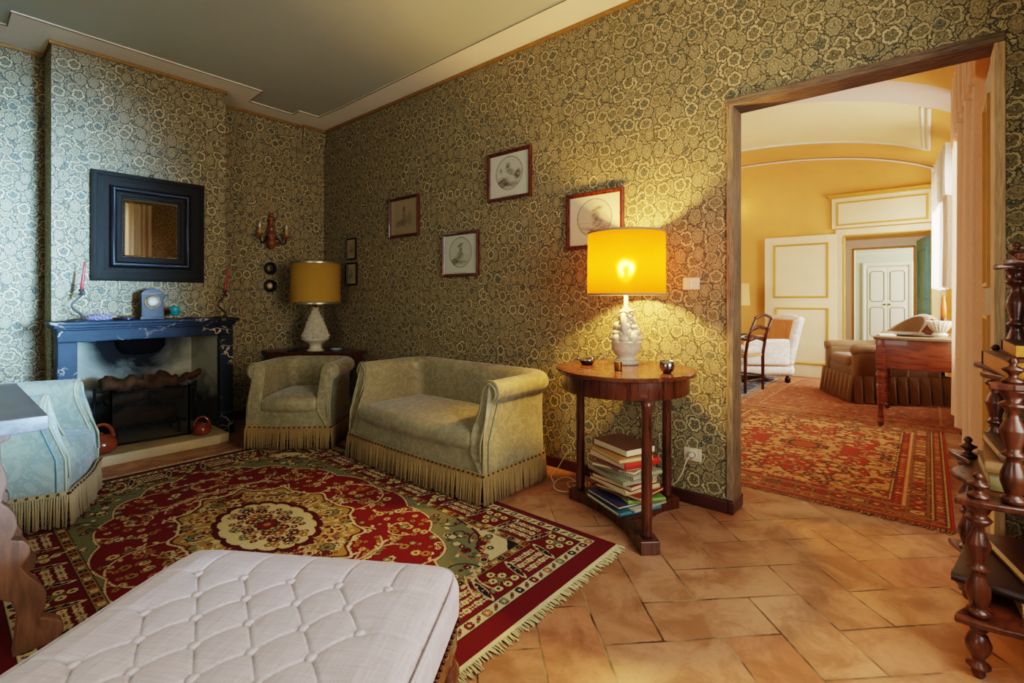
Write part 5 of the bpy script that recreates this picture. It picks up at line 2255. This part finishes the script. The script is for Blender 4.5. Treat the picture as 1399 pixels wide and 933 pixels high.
# corner table and its unlit lamp
ct = thing('corner_table', 'dark corner table behind the armchair under the cream lamp', 'table', (2.40, 4.62, 0))
mb = MB()
def cpoly(k):
    return [(-.315 + k, .18), (-.30 + k, .38 - k), (.33 - k, .38 - k), (.33 - k, -.45 + k), (.20 + k * .3, -.46 + k)]
mb.prism(cpoly(0), .622, .645)
bevel(mb.build('table_top', M['mahogany'], ct), .005)
mb = MB()
mb.prism(cpoly(.03), .55, .622)
mb.build('apron', M['mahogany'], ct)
for p in ((-.25, .2), (-.25, .33), (.28, .33), (.28, -.40)):
    mb = MB()
    mb.tube([(p[0], p[1], .6), (p[0], p[1], .0)], [.022, .014], 10)
    mb.build('leg', M['mahogany'], ct)
lp2 = thing('table_lamp', 'unlit corner lamp with wide gold drum shade and white ceramic rose-cone base', 'lamp', (2.415, 4.555, .645))
mb = MB()
mb.lathe([(.080, 0), (.082, .010), (.062, .020), (.055, .05), (.062, .07), (.115, .10), (.128, .118), (.118, .125)], (0, 0, 0), 32)
mb.build('footed_bowl', M['white_ceramic'], lp2)
mb = MB()
fruit_pile(mb, .112, .145, .40, .016, 5, .030, 8, 1)
mb.build('rose_cone', M['white_ceramic'], lp2)
mb = MB()
lamp_shade(mb, .232, .455, .230, .86)
sh = mb.build('lamp_shade', M['shade_gold'], lp2)
mb = MB()
for z, r in ((.464, .2335), (.851, .2315)):
    mb.lathe([(r, z - .011), (r + .001, z), (r, z + .011), (r - .004, z + .011), (r - .004, z - .011), (r, z - .011)], (0, 0, 0), 64, 0, 1, 1, False)
mb.build('silver_edge', M['shade_edge'], sh)
mb = MB()
mb.tube([(0, 0, .38), (0, 0, .56)], .008, 8)
mb.tube([(-.23, 0, .84), (.23, 0, .84)], .002, 5)
mb.tube([(0, 0, .56), (0, 0, .84)], .002, 5)
mb.build('shade_carrier', M['brass'], lp2)
mb = MB()
mb.lathe([(.035, 0), (.05, .008), (.058, .020), (.055, .020), (.045, .010)], (0, 0, 0), 20)
tag(mb.build('small_dish', plain('pale_blue_porcelain', c(150, 168, 176), .2), None, (2.555, 4.42, .645)), 'small pale blue dish on the corner table right of the lamp', 'dish')
mb = MB()
mb.rbox(-.05, .05, -.012, .012, 0, .014, .004)
tag(mb.build('spectacle_case', M['ebony'], None, (2.24, 4.66, .645)), 'small dark case lying on the corner table left of the lamp', 'case')

# metalware on the round table
mb = MB()
mb.lathe([(.028, 0), (.034, .006), (.046, .020), (.052, .030), (.048, .030), (.03, .012), (.001, .010)], (0, 0, 0), 28)
for k in range(3):
    a = 2 * PI * k / 3
    mb.tube([(.044 * cos(a), .044 * sin(a), .028), (.058 * cos(a), .058 * sin(a), .032)], .008, 6)
tag(mb.build('ashtray', M['silver'], None, (2.365, 1.455, TZ)), 'shallow silver ashtray at the left of the round table top', 'ashtray')
mb = MB()
mb.lathe([(.016, 0), (.030, .010), (.037, .03), (.038, .058), (.035, .058), (.033, .03), (.02, .012), (.001, .010)], (0, 0, 0), 28)
tag(mb.build('metal_cup', M['silver'], None, (2.345, .985, TZ)), 'round-bottomed silver cup at the right of the round table top', 'cup')
mb = MB()
mb.lathe([(.019, 0), (.020, .002), (.020, .028), (.0205, .030), (.0205, .044), (.019, .046), (.001, .046)], (0, 0, 0), 24)
sharp(mb.build('pill_box', M['brass'], None, (2.255, 1.205, TZ)), 30)
tag(bpy.data.objects['pill_box'], 'little brass cylinder box in front of the lamp base', 'box')


def book(name, label, w, d, h, cover, page, loc, rz, cat='book', group=None, spine=1, rx=0.0, cov=.003):
    """lies flat, spine along +x or -x side, w across (x) d along (y)"""
    t = thing(name, label, cat, loc, rz, group)
    t.rotation_euler = (rx, 0, rz)
    mb = MB()
    mb.rbox(-w / 2, w / 2, -d / 2, d / 2, 0, cov, .0012)
    mb.rbox(-w / 2, w / 2, -d / 2, d / 2, h - cov, h, .0012)
    s = spine * w / 2
    n = 8
    prof = [(s + spine * .006 * sin(PI * i / n), h * i / n) for i in range(n + 1)] + [(s - spine * cov, h * (n - i) / n) for i in range(n + 1)]
    mb.prism_xz(prof if spine > 0 else prof[::-1], -d / 2, d / 2)
    mb.build('cover', cover, t)
    mb = MB()
    e = .004
    mb.rbox(-w / 2 + (e if spine > 0 else cov), w / 2 - (e if spine < 0 else cov), -d / 2 + e, d / 2 - e, cov, h - cov, .001)
    mb.build('pages', page, t)
    return t


def cov(name, col, var=.25, rough=.5):
    return plain(name, c(*col), rough, 0, var, 14, .05, 80)


pg = M['page']
pg2 = plain('cream_paper_edges', c(224, 210, 170), .8, 0, .18, 90)
cl_ = {}
rz0 = math.atan2(1.103 - 1.40, 2.207 - 2.30)      # left corner to front corner
stack = [
    ('magazine', 'teal blue cardboard folder, lowest in the stack under the round table', .30, .25, .020, (56, 108, 120), 0.0, 0, 0),
    ('magazine', 'pale grey magazine second from the bottom of the book stack', .28, .22, .010, (180, 176, 160), .1, .01, 0),
    ('book', 'thin violet-blue book low in the stack under the round table', .27, .20, .014, (64, 58, 92), .03, -.008, .01),
    ('binder', 'green ring binder in the lower half of the book stack', .26, .20, .022, (104, 140, 56), -.12, .02, -.015),
    ('book', 'thin black book above the green binder in the stack', .25, .19, .010, (30, 26, 28), .14, .0, .01),
    ('book', 'thin red book slanting in the lower half of the stack', .28, .21, .016, (130, 30, 24), .22, .01, .0),
    ('book', 'thick cream-covered book in the middle of the stack under the table', .29, .22, .026, (206, 180, 130), .05, 0, -.01),
    ('book', 'dark crimson book with pale pages in the middle of the stack', .27, .20, .024, (118, 22, 34), .16, -.005, .0),
    ('notebook', 'lower green and cream striped spiral album in the stack', .30, .21, .022, None, .02, 0, 0),
    ('notebook', 'upper green and cream striped spiral album in the stack', .28, .20, .022, None, .10, 0, .005),
    ('envelope', 'brown kraft envelope folder on the striped albums', .25, .19, .018, (156, 116, 72), .3, 0, .0),
    ('magazine', 'loose patterned magazines beneath the bright red book', .26, .20, .010, (120, 96, 90), -.05, -.01, .0),
    ('book', 'bright red-orange book near the top of the stack under the table', .29, .22, .034, (190, 38, 24), .05, .0, 0),
    ('binder', 'yellow-tan binder second from the top of the book stack', .27, .20, .022, (190, 128, 56), -.02, -.01, 0),
    ('book', 'brown marbled book on top of the stack under the round table', .27, .19, .036, (92, 56, 46), .06, .0, .0),
]


def make_stripe():
    t = NT('green_cream_stripe')
    p = t.xyz(t.obj())
    s = t.math('SINE', t.mul(t.add(p[0], t.mul(p[1], 1.0)), 700))
    n = t.noise(t.obj(), 30, 2)
    col = t.mix(t.rng(s, -.2, .2), c(84, 92, 70), t.mix(n, c(186, 180, 142), c(206, 200, 168)))
    return t.done(t.bsdf(col, .7))


stripe = make_stripe()
z = .063
bcx, bcy = (2.30 + 2.456) / 2 + .012, (1.40 + 1.039) / 2 + .02
for i, (nm, lab, w, d, h, col, dr, dxy, tl) in enumerate(stack):
    mcov = stripe if col is None else cov('cover_cloth_%d' % i, col)
    # spine faces left-front in the picture
    book(nm, lab, w, d * 1.05, h, mcov, stripe if col is None else (pg if i % 2 else pg2), (bcx + dxy * 1.6 + .012 * sin(i * 2.3), bcy - dxy * 1.4 + .012 * cos(i * 3.1), z), rz0 + PI / 2 + PI / 2 + dr * 1.5 - .15, 'book' if nm in ('book', 'binder') else nm, 'book stack under the round table', 1 if i % 3 else -1)
    z += h + .0012

# ------------------------------------------------------------------ turned tiered whatnot at the right edge
wn = thing('tiered_whatnot', 'dark walnut tiered whatnot shelf with turned posts and finials at the right edge', 'shelf', (2.36, -.35, 0))
WX0, WX1, WYB = 2.06, 2.62, -.585
tiers = [(.165, -.085), (.525, -.085), (.882, -.160), (1.262, -.215)]


def shelf_poly(yf):
    out = []
    n = 40
    for i in range(n + 1):
        f = i / n
        x = WX0 - .045 + (WX1 + .045 - WX0 + .045) * f
        s = .5 + .5 * cos(2 * PI * f * 2)
        out.append((x, yf + .026 - .055 * (1 - s) * (1 if 0.02 < f < .98 else 1)))
    # right end, back, left end with a gentle scallop
    out.append((WX1 + .05, WYB))
    m = 14
    out.append((WX0 - .05, WYB))
    for i in range(1, m):
        f = i / m
        out.append((WX0 - .048 + .035 * sin(PI * f) ** 2, WYB + (yf - WYB) * f))
    return out[::-1]


mbT = Matrix.Translation((-2.36, .35, 0))
for (zs, yf) in tiers:
    mb = MB()
    mb.T = mbT
    p = shelf_poly(yf)
    mb.prism(p, zs, zs + .020)
    bevel(mb.build('tier_shelf', M['whatnot_wood'], wn), .005, 2)


def post(mb, x, y, z0, z1, R=.030):
    h = z1 - z0
    pr = [(.55, 0), (.9, .01), (1.0, .035), (.9, .06), (.55, .075), (.70, .10), (1.0, .19), (.98, .26), (.62, .36), (.5, .40), (.85, .42), (.95, .435), (.6, .46), (.62, .50), (1.0, .64), (.98, .66), (.55, .75), (.42, .80), (.95, .845), (1.1, .87), (.9, .885), (.62, .90), (.95, .96), (1.15, .985), (1.2, 1.0)]
    mb.lathe([(R * r, z0 + h * t_) for r, t_ in pr], (x, y, 0), 18)


def finial(mb, x, y, z, s=.03):
    mb.lathe([(s * .9, 0), (s, .25 * s), (s * .6, .5 * s), (s * .35, .7 * s), (s * .5, 1.0 * s), (s * .95, 1.35 * s), (s, 1.5 * s), (s * .4, 1.75 * s), (s * .3, 2.0 * s), (s * .5, 2.2 * s), (s * .42, 2.5 * s), (s * .15, 2.75 * s)], (x, y, z), 14)


prev = None
for k, (zs, yf) in enumerate(tiers):
    zb = 0 if k == 0 else tiers[k - 1][0] + .02
    for (px_, back) in ((WX0, 0), (WX1 - .05, 0), (WX0, 1), (WX1 - .05, 1)):
        yp = (yf - .03) if not back else WYB + .035
        mb = MB()
        mb.T = mbT
        if k == 0:
            mb.lathe([(.012, 0), (.018, .012), (.016, .03), (.030, .034), (.030, .040), (.014, .048), (.016, .06), (.030, .085), (.032, .105), (.022, .13), (.016, .135), (.022, .145), (.02, .165)], (px_, yp, 0), 16)
        else:
            post(mb, px_, yp, zb, zs)
        mb.build('turned_foot' if k == 0 else 'turned_post', M['whatnot_wood'], wn)
        if not back and k > 0 and (k == 3 or tiers[k + 1][1] != yf):
            mb = MB()
            mb.T = mbT
            finial(mb, px_, yp, zs + .02, .028)
            mb.build('finial', M['whatnot_wood'], wn)
leather = [cov('brown_leather', (74, 46, 28), .4, .45), cov('dark_leather', (44, 26, 20), .4, .4), cov('olive_cloth', (112, 100, 58), .3, .6), cov('tan_leather', (138, 100, 58), .35, .5), cov('oxblood_leather', (62, 22, 20), .45, .35), cov('parchment_binding', (168, 132, 82), .35, .6)]
# lowest tier
book('album', 'parchment-bound album on the lowest tier of the whatnot, nearest its turned post', .38, .40, .035, leather[5], plain('red_speckled_edges', c(186, 112, 84), .7, 0, .5, 90), (2.33, -.40, .187), .08, 'album', 'albums on the whatnot', -1)
book('album', 'big black album jutting out over the lowest tier of the whatnot', .46, .42, .026, leather[1], M['page'], (2.36, -.30, .226), -.16, 'album', 'albums on the whatnot', -1)
book('album', 'embossed oxblood leather album lying on top of the lowest whatnot tier', .36, .34, .030, leather[4], M['page'], (2.37, -.36, .258), .25, 'album', 'albums on the whatnot', -1, 0)
book('book', 'olive cloth book lowest on the second tier of the whatnot', .34, .30, .045, leather[2], M['page'], (2.33, -.29, .547), .03, 'book', 'books on the second whatnot tier', -1)
book('book', 'tan book in the middle of the second whatnot tier stack', .32, .28, .035, leather[3], M['page'], (2.34, -.285, .594), -.05, 'book', 'books on the second whatnot tier', -1)
book('book', 'brown leather book topmost on the second whatnot tier', .30, .26, .030, leather[0], M['page'], (2.36, -.29, .632), .08, 'book', 'books on the second whatnot tier', -1)
# books standing upright under the second shelf at the back
book('book', 'thick brown book with gilt edges lying on the third whatnot tier', .40, .28, .055, leather[0], M['gilt_page'], (2.335, -.305, .904), .08, 'book', 'gilt-edged books', 1)
book('book', 'smaller dark book with gilt edges stacked on top of the thick gilt-edged one', .30, .22, .042, leather[1], M['gilt_page'], (2.385, -.315, .961), .02, 'book', 'gilt-edged books', 1)
book('book', 'pale paper-covered book on the top tier of the whatnot', .22, .18, .028, cov('pale_cover', (196, 170, 130)), M['page'], (2.44, -.36, 1.284), .1, 'book', None, 1)
# ------------------------------------------------------------------ furniture of the yellow room
dk = thing('writing_desk', 'reddish mahogany writing desk with turned legs in the yellow room', 'desk', (5.97, .0, .011))
mb = MB()
mb.rbox(-.52, .50, -.27, .38, .775, .80, .006)
mb.build('desk_top', M['greytop'] if False else plain('desk_top_wood', c(112, 84, 56), .3, 0, .2, 5, 0, 60, .5, 0, .2), dk)
mb = MB()
mb.rbox(-.49, .47, -.24, .35, .52, .776, .004)
M['desk_red'] = wood('red_mahogany', c(80, 36, 20), c(138, 70, 38), .28, 1, 5, .3, 8)
mb.build('desk_apron', M['desk_red'], dk)
for (x, y) in ((-.47, .33), (-.47, -.22), (.45, .33), (.45, -.22)):
    mb = MB()
    mb.rbox(x - .032, x + .032, y - .032, y + .032, .50, .777, .004)
    mb.lathe([(.012, 0), (.026, .02), (.028, .05), (.02, .06), (.026, .075), (.022, .09), (.020, .12), (.032, .34), (.034, .37), (.024, .385), (.034, .40), (.022, .415), (.032, .44), (.036, .465), (.024, .49), (.032, .505)], (x, y, 0), 16)
    mb.build('leg', M['desk_red'], dk)
mb = MB()
mb.rbox(-.40, .40, .345, .358, .54, .76, .003)
d_ = mb.build('drawer', M['desk_red'], dk)
mb = MB()
for x in (-.22, .22):
    mb.sphere((x, .372, .65), .016, 10, 8)
mb.build('knob', M['iron'], d_)
mb = MB()
mb.lathe([(.10, 0), (.13, .004), (.145, .014), (.14, .014), (.12, .007), (.001, .006)], (0, 0, 0), 32, 0, .7, 1.05)
tag(mb.build('oval_tray', M['pewter'], None, (5.75, .10, .811)), 'flat dark oval tray on the writing desk', 'tray')
mb = MB()
mb.rbox(-.09, .09, -.06, .06, 0, .012, .002)
tag(mb.build('paper_stack', M['white_paint'], None, (5.70, .30, .811), (0, 0, .2)), 'small sheaf of pale papers at the left end of the desk', 'papers')
mb = MB()
mb.lathe([(.055, 0), (.06, .01), (.04, .03), (.06, .06), (.085, .10), (.098, .135), (.09, .135), (.075, .10), (.03, .05)], (0, 0, 0), 26)
for k in range(18):
    a = 2 * PI * k / 18
    mb.tube([(.04 * cos(a), .04 * sin(a), .032), (.063 * cos(a), .063 * sin(a), .065), (.099 * cos(a), .099 * sin(a), .135)], .006, 5)
tag(mb.build('fluted_bowl', M['white_ceramic'], None, (5.95, -.075, .811)), 'cream fluted footed bowl on the desk against the peach curtain', 'bowl')
t = thing('table_candlestick', 'orange candle in a dark holder behind the fluted bowl on the desk', 'candle', (6.10, -.105, .811))
mb = MB()
mb.lathe([(.05, 0), (.05, .01), (.016, .03), (.014, .12), (.026, .15), (.02, .16)], (0, 0, 0), 16)
mb.build('holder', M['mahogany'], t)
mb = MB()
mb.lathe([(.022, .155), (.020, .27), (.010, .36), (.001, .37)], (0, 0, 0), 12)
mb.build('candle', plain('orange_wax', c(206, 104, 40), .4), t)
mb = MB()
mb.rbox(-.008, .008, -.045, .045, 0, .15, .003)
tag(mb.build('letter_rack', M['mahogany_h'], None, (6.12, .02, .811), (.55, 0, .1)), 'small tilted wooden easel on the desk beside the fluted bowl', 'easel')

# tan skirted armchair behind the desk
M['tan_side'] = M['tan_fabric']
ac = thing('skirted_armchair', 'tan armchair with pleated skirt and arched back behind the writing desk', 'armchair', (7.08, .42, .010), .50)
mb = MB()
mb.rbox(-.36, .34, -.42, .42, .24, .42, .06)
mb.build('seat_base', M['tan_fabric'], ac)
mb = MB()
mb.rbox(-.24, .25, -.22, .44, .36, .50, .06, 0, (6, 6, 1), 4)
mb.build('seat_cushion', M['tan_fabric'], ac)
mb = MB()                                    # wrapped back rising to an arch at local -y
def backf(u, v, off):
    a = PI * (u)                             # from +x side round the rear to -x side
    rx, ry = .34 + off, .36 + off
    x = rx * cos(a)
    y = -.08 - ry * sin(a) ** .8 if sin(a) > 0 else -.08
    top = .60 + .34 * sin(a) ** .8 if sin(a) > 0 else .60
    return (x, y, .26 + (top - .26) * v)
nu, nv = 30, 10
mb.grid(nu, nv, lambda u, v: backf(u, v, .05))
mb.grid(nu, nv, lambda u, v: backf(1 - u, v, -.05))
mb.grid(nu, 4, lambda u, v: tuple(Vector(backf(u, 1, .05)).lerp(Vector(backf(u, 1, -.05)), v) + Vector((0, 0, .025 * sin(PI * v)))))
mb.build('wrapped_back', M['tan_fabric'], ac)
mb = MB()
mb.tube([backf(i / 40, 1, .052) for i in range(41)], .007, 6)
mb.build('piping', M['piping'], ac)
for s in (-1, 1):
    mb = MB()
    mb.rbox(s * .34 - .06, s * .34 + .06, -.10, .44, .26, .58, .05, 0, (2, 4, 3), 4)
    mb.tube([(s * .345, -.10, .57), (s * .345, .40, .57), (s * .345, .445, .565)], [.062, .062, .055], 14)
    mb.build('arm', M['tan_fabric'], ac)
mb = MB()
per = [(-.41, .46), (-.41, -.50), (.41, -.50), (.41, .46), (-.41, .46)]
for a, b in zip(per[:-1], per[1:]):
    a, b = Vector((*a, 0)), Vector((*b, 0))
    d = b - a
    nrm = Vector((d.y, -d.x, 0)).normalized() * -1
    n = int(d.length / .10)
    cols_ = []
    for i in range(n):
        for f, o_ in ((0, 0), (.62, .02), (.80, .0), (.92, -.025)):
            p = a + d * ((i + f) / n)
            cols_.append((p, o_))
    cols_.append((b, 0))
    vs = []
    for p, o_ in cols_:
        for (z, k) in ((.30, .15), (.16, .8), (.012, 1.3)):
            q = p - nrm * (o_ * k + (.30 - z) * .10)
            vs.append((q.x, q.y, z))
    fs = []
    for i in range(len(cols_) - 1):
        for j in range(2):
            fs.append((i * 3 + j, i * 3 + j + 1, i * 3 + 4 + j, i * 3 + 3 + j))
    mb.add(vs, fs, 0, False)
mb.build('pleated_skirt', M['tan_fabric'], ac)

# ivory bergere with ochre velvet
bg = thing('bergere_armchair', 'ivory armchair with ochre velvet back against the open cream door leaf', 'armchair', (7.58, 1.86, .006), -2.45)
# local front faces -Y
mb = MB()
mb.rbox(-.38, .38, -.40, .34, .10, .26, .07, 0, (4, 4, 1), 5)
mb.build('base', M['ivory_damask'], bg)
mb = MB()
mb.rbox(-.37, .37, -.42, .30, .24, .42, .085, 0, (5, 5, 1), 6, lambda x, y, z: (x, y, z + (.03 * (1 - (x / .37) ** 2) if z > .33 else 0)))
mb.build('seat_cushion', M['ivory_damask'], bg)
mb = MB()
mb.rbox(-.37, .37, .22, .34, .24, .93, .05, 0, (4, 1, 5), 4, lambda x, y, z: (x * (1 + .06 * (z - .3)), y + .22 * max(0, z - .3), z - .04 * (x / .37) ** 2 if z > .8 else z))
mb.build('backrest', M['ivory_damask'], bg)
mb = MB()
mb.rbox(-.29, .29, .18, .23, .40, .86, .02, 0, (4, 1, 5), 3, lambda x, y, z: (x, y + .22 * max(0, z - .3), z))
mb.build('velvet_back', M['velvet'], bg)
for s in (-1, 1):
    mb = MB()
    mb.rbox(s * .34 - .055, s * .34 + .055, -.34, .26, .24, .60, .045, 0, (1, 4, 3), 4, lambda x, y, z: (x, y, z - .03 * max(0, -y - .2) / .14 if z > .5 else z))
    a = mb.build('arm', M['ivory_damask'], bg)
    mb = MB()
    mb.rbox(s * .34 - s * .058 - .008, s * .34 - s * .058 + .008, -.30, .24, .40, .56, .007)
    mb.build('velvet_lining', M['velvet'], a)
    for y in (-.32, .26):
        mb = MB()
        mb.lathe([(.02, 0), (.036, .02), (.036, .06), (.024, .08), (.022, .12)], (s * .31, y, 0), 12)
        mb.build('bun_foot', M['ebony'], bg)
mb = MB()
mb.tube([(-.37, -.40, .252), (.37, -.40, .252)], .007, 6)
mb.tube([(.385, -.36, .252), (.385, .3, .252)], .007, 6)
mb.build('ochre_piping', M['velvet'], bg)

# dark ladder-back chair
lc = thing('ladder_back_chair', 'dark ladder-back chair with straw cushion just beyond the doorway jamb', 'chair', (6.545, 1.64, .009), -.22)
# local: back along x at y=0, seat towards +y
for s in (-1, 1):
    mb = MB()
    pts = [(s * .215, 0, 0), (s * .215, 0, .45), (s * .212, -.04, .70), (s * .205, -.12, .90)]
    mb.tube(pts, [.018, .021, .019, .016], 8)
    mb.build('back_post', M['mahogany'], lc)
    mb = MB()
    mb.tube([(s * .23, .40, 0), (s * .23, .40, .50), (s * .23, .40, .60)], [.016, .020, .016], 8)
    mb.build('leg', M['mahogany'], lc)
    mb = MB()
    mb.tube([(s * .212, -.03, .645), (s * .235, .15, .66), (s * .245, .32, .635), (s * .24, .44, .615)], [.014, .017, .017, .020], 8)
    mb.build('armrest', M['mahogany'], lc)
def slat(z, y, h, crest=0):
    mb = MB()
    def fn(u, v):
        x = -.205 + .41 * u
        arch = .035 * (1 - (2 * u - 1) ** 2) + .012 * math.exp(-((u - .5) / .12) ** 2) * (1 if crest else .6)
        return (x, y - .01 * (1 - (2 * u - 1) ** 2), z + h * v + arch)
    mb.grid(14, 1, lambda u, v: fn(u, v))
    o = mb.build('back_slat', M['mahogany'], lc)
    md = o.modifiers.new('solid', 'SOLIDIFY')
    md.thickness = .018
    return o
slat(.885, -.118, .035, 1)
slat(.735, -.058, .045)
slat(.60, -.02, .045)
mb = MB()
mb.rbox(-.22, .22, .0, .42, .425, .455, .010)
mb.build('rush_seat', M['rush'], lc)
mb = MB()
mb.rbox(-.21, .21, .02, .42, .452, .545, .04, 0, (4, 4, 1), 4)
mb.build('seat_cushion', M['ivory_damask'], lc)
mb = MB()
for s in (-1, 1):
    mb.tube([(s * .22, 0, .18), (s * .23, .40, .18)], .011, 6)
mb.tube([(-.215, 0, .14), (.215, 0, .14)], .011, 6)
mb.tube([(-.23, .40, .24), (.23, .40, .24)], .011, 6)
mb.build('stretcher', M['mahogany'], lc)

# small draped table at the left with green bowl, tray and lamp
st = thing('side_table', 'small table with a pale top behind the left jamb in the yellow room', 'table', (5.90, 2.00, .009))
mb = MB()
mb.rbox(-.19, .19, -.37, .37, .695, .725, .008)
mb.build('table_top', M['white_paint'], st)
for sx in (-1, 1):
    for sy in (-1, 1):
        mb = MB()
        mb.tube([(sx * .14, sy * .30, .70), (sx * .14, sy * .30, 0)], [.022, .016], 8)
        mb.build('leg', M['mahogany'], st)
mb = MB()
mb.rbox(-.11, .11, -.13, .13, 0, .02, .006)
tag(mb.build('serving_tray', M['ebony'], None, (5.93, 1.72, .735)), 'dark tray on the small table beside the left jamb', 'tray')
mb = MB()
mb.lathe([(.03, 0), (.05, .012), (.072, .04), (.078, .075), (.07, .072), (.04, .03)], (0, 0, 0), 20)
tag(mb.build('green_bowl', M['green_glass'], None, (5.93, 1.71, .755)), 'bright green bowl on the dark tray in the yellow room', 'bowl')
fl = thing('floor_lamp', 'standing lamp with cream half shade beside the left jamb in the yellow room', 'lamp', (7.95, 2.225, 0))
mb = MB()
mb.lathe([(.14, 0), (.14, .02), (.03, .04), (.012, .06), (.010, 1.02), (.012, 1.2)], (0, 0, 0), 20)
mb.build('stand', M['brass'], fl)
mb = MB()
mb.lathe([(.17, 1.05), (.155, 1.38), (.153, 1.38), (.168, 1.05)], (0, 0, 0), 32, 0, 1, 1, False)
mb.build('lamp_shade', M['shade_cream'], fl)
ws = thing('candle_sconce', 'small lit candle sconce on the yellow wall at the left jamb', 'wall light', (FX - .02, 2.325, 2.48))
mb = MB()
mb.tube([(0, 0, 0), (-.06, 0, -.03), (-.10, 0, .0)], .006, 6)
mb.lathe([(.02, -.005), (.026, .006), (.012, .012), (.011, .07)], (-.10, 0, 0), 12)
mb.build('arm', M['brass'], ws)
mb = MB()
mb.lathe([(.008, .07), (.018, .095), (.012, .13), (.001, .155)], (-.10, 0, 0), 12)
mb.build('bulb', M['bulb_lit'], ws)

# dark curved metal stand and boxes at the window end
mb = MB()
mb.tube([(0, 0, .0), (-.12, -.01, .10), (-.15, -.02, .24), (-.15, -.02, .42)], .022, 8)
mb.tube([(0, 0, .0), (.06, -.02, .012)], .022, 8)
tag(mb.build('curved_leg_stand', M['iron'], None, (7.62, -.10, .028)), 'dark curved iron stand leg between the tan armchair and the peach curtain', 'stand')
for k, (x, y, z, s) in enumerate(((8.12, -.10, .012, .13), (8.15, -.10, .145, .11))):
    mb = MB()
    mb.rbox(-s / 2, s / 2, -s / 2 - .02, s / 2 + .02, 0, s, .004)
    tag(mb.build('carton', M['white_paint'], None, (x, y, z)), ['lower pale carton by the far wall behind the armchair', 'upper pale carton by the far wall behind the armchair'][k], 'box')
t = thing('wall_switch', 'small pale switch on the far wall right of the teal leaf', 'switch', (FX - .001, -.13, 1.22), -PI / 2)
mb = MB()
mb.rbox(-.04, .04, -.012, 0, -.06, .06, .004)
mb.build('plate', M['switch'], t)
mb = MB()
mb.rbox(-.012, .012, -.018, -.008, -.02, .02, .003)
mb.build('rocker', M['white_paint'], t)

# ------------------------------------------------------------------ camera
cd = bpy.data.cameras.new('camera')
cam = bpy.data.objects.new('camera', cd)
COL.objects.link(cam)
f_px = 672.0
cd.sensor_width = 36
cd.lens = f_px / 1399 * 36
cd.shift_y = -(466.5 - 408) / 1399
cd.shift_x = -(700 - 699.5) / 1399
cd.clip_start = .02
az = math.atan((1269 - 700) / 672)          # +X lies this far right of the view axis
cam.location = (0, 0, 1.15)
cam.rotation_euler = (PI / 2, 0, az - PI / 2)
SC.camera = cam

# ------------------------------------------------------------------ light
w = bpy.data.worlds.new('sky')
SC.world = w
w.use_nodes = True
nt = w.node_tree
nt.nodes.clear()
bgd = nt.nodes.new('ShaderNodeBackground')
sky = nt.nodes.new('ShaderNodeTexSky')
sky.sky_type = 'HOSEK_WILKIE'
sky.sun_direction = (-.3, -.5, .8)
sky.turbidity = 4
nt.links.new(sky.outputs[0], bgd.inputs[0])
bgd.inputs[1].default_value = .8
wo = nt.nodes.new('ShaderNodeOutputWorld')
nt.links.new(bgd.outputs[0], wo.inputs[0])


def area(name, loc, target, sx, sy, power, col, spread=180):
    l = bpy.data.lights.new(name, 'AREA')
    l.shape = 'RECTANGLE'
    l.size, l.size_y = sx, sy
    l.energy = power
    l.color = col
    l.spread = math.radians(spread)
    o = bpy.data.objects.new(name, l)
    COL.objects.link(o)
    o.location = loc
    d = Vector(target) - Vector(loc)
    o.rotation_euler = d.to_track_quat('-Z', 'Y').to_euler()
    return o


def point(name, loc, power, col, r=.04):
    l = bpy.data.lights.new(name, 'POINT')
    l.energy = power
    l.color = col
    l.shadow_soft_size = r
    o = bpy.data.objects.new(name, l)
    COL.objects.link(o)
    o.location = loc
    return o


# daylight through the window of the front room behind the camera
area('window_daylight', (1.36, BACK - .25, 1.6), (.9, 4.0, 2.1), 1.25, 1.9, 76, (1.0, .92, .80))
area('window_skylight', (1.45, BACK - .26, 1.6), (-.05, 4.9, 1.45), 1.0, 1.5, 112, (.28, .56, 1.0), 22)
area('left_fill', (-1.74, 1.2, 1.7), (2.7, 1.6, 2.5), 1.2, 1.7, 34, (1.0, .94, .84))  # added fill lamp inside the room; the left wall has no window
area('window_soft_sky', (1.36, BACK - .24, 1.5), (.6, 1.0, .3), 1.25, 1.7, 9, (.55, .72, 1.0))
# lit lamp
point('lamp_bulb', (LX, LY, TZ + .53), 280, (1.0, .56, .14), .036)
# yellow room windows
for k, (a, b, z0, z1) in enumerate(sw):
    area('salon_window_%d' % k, ((a + b) / 2, YW - .24, (z0 + z1) / 2), ((a + b) / 2, 3, 1.0), b - a, z1 - z0, (92, 66)[k], (1.0, .98, .95))
area('salon_sunpatch', (7.45, YW - .23, 1.75), (7.2, 1.6, 0), .8, 1.3, 26, (.92, .96, 1.0), 50)
area('salon_left_area', (5.2, 4.7, 1.9), (5.2, 0, 1.4), 2.4, 1.6, 62, (1.0, .95, .86))  # area light in front of the closed left wall
area('passage_fill', (10.4, -.55, 1.7), (10.4, 2, 1.2), 1.4, 1.6, 36, (1.0, .98, .95))  # area light added inside the passage, no window in its wall
area('last_room_fill', (14.6, -1.9, 1.7), (15.2, 2, 1.3), 2.0, 1.8, 230, (.95, 1.0, 1.0))  # added area light for the last room, its side wall is closed
point('sconce_bulb', (FX - .14, 2.325, 2.58), 2, (1, .7, .35), .02)

SC.view_settings.view_transform = 'Filmic'
SC.view_settings.look = 'Medium High Contrast'
SC.view_settings.exposure = 0.12
SC.cycles.use_denoising = True
SC.cycles.max_bounces = 7
SC.cycles.diffuse_bounces = 4
SC.cycles.glossy_bounces = 4
SC.cycles.transparent_max_bounces = 8
SC.cycles.caustics_reflective = False
SC.cycles.caustics_refractive = False
SC.cycles.sample_clamp_indirect = 6
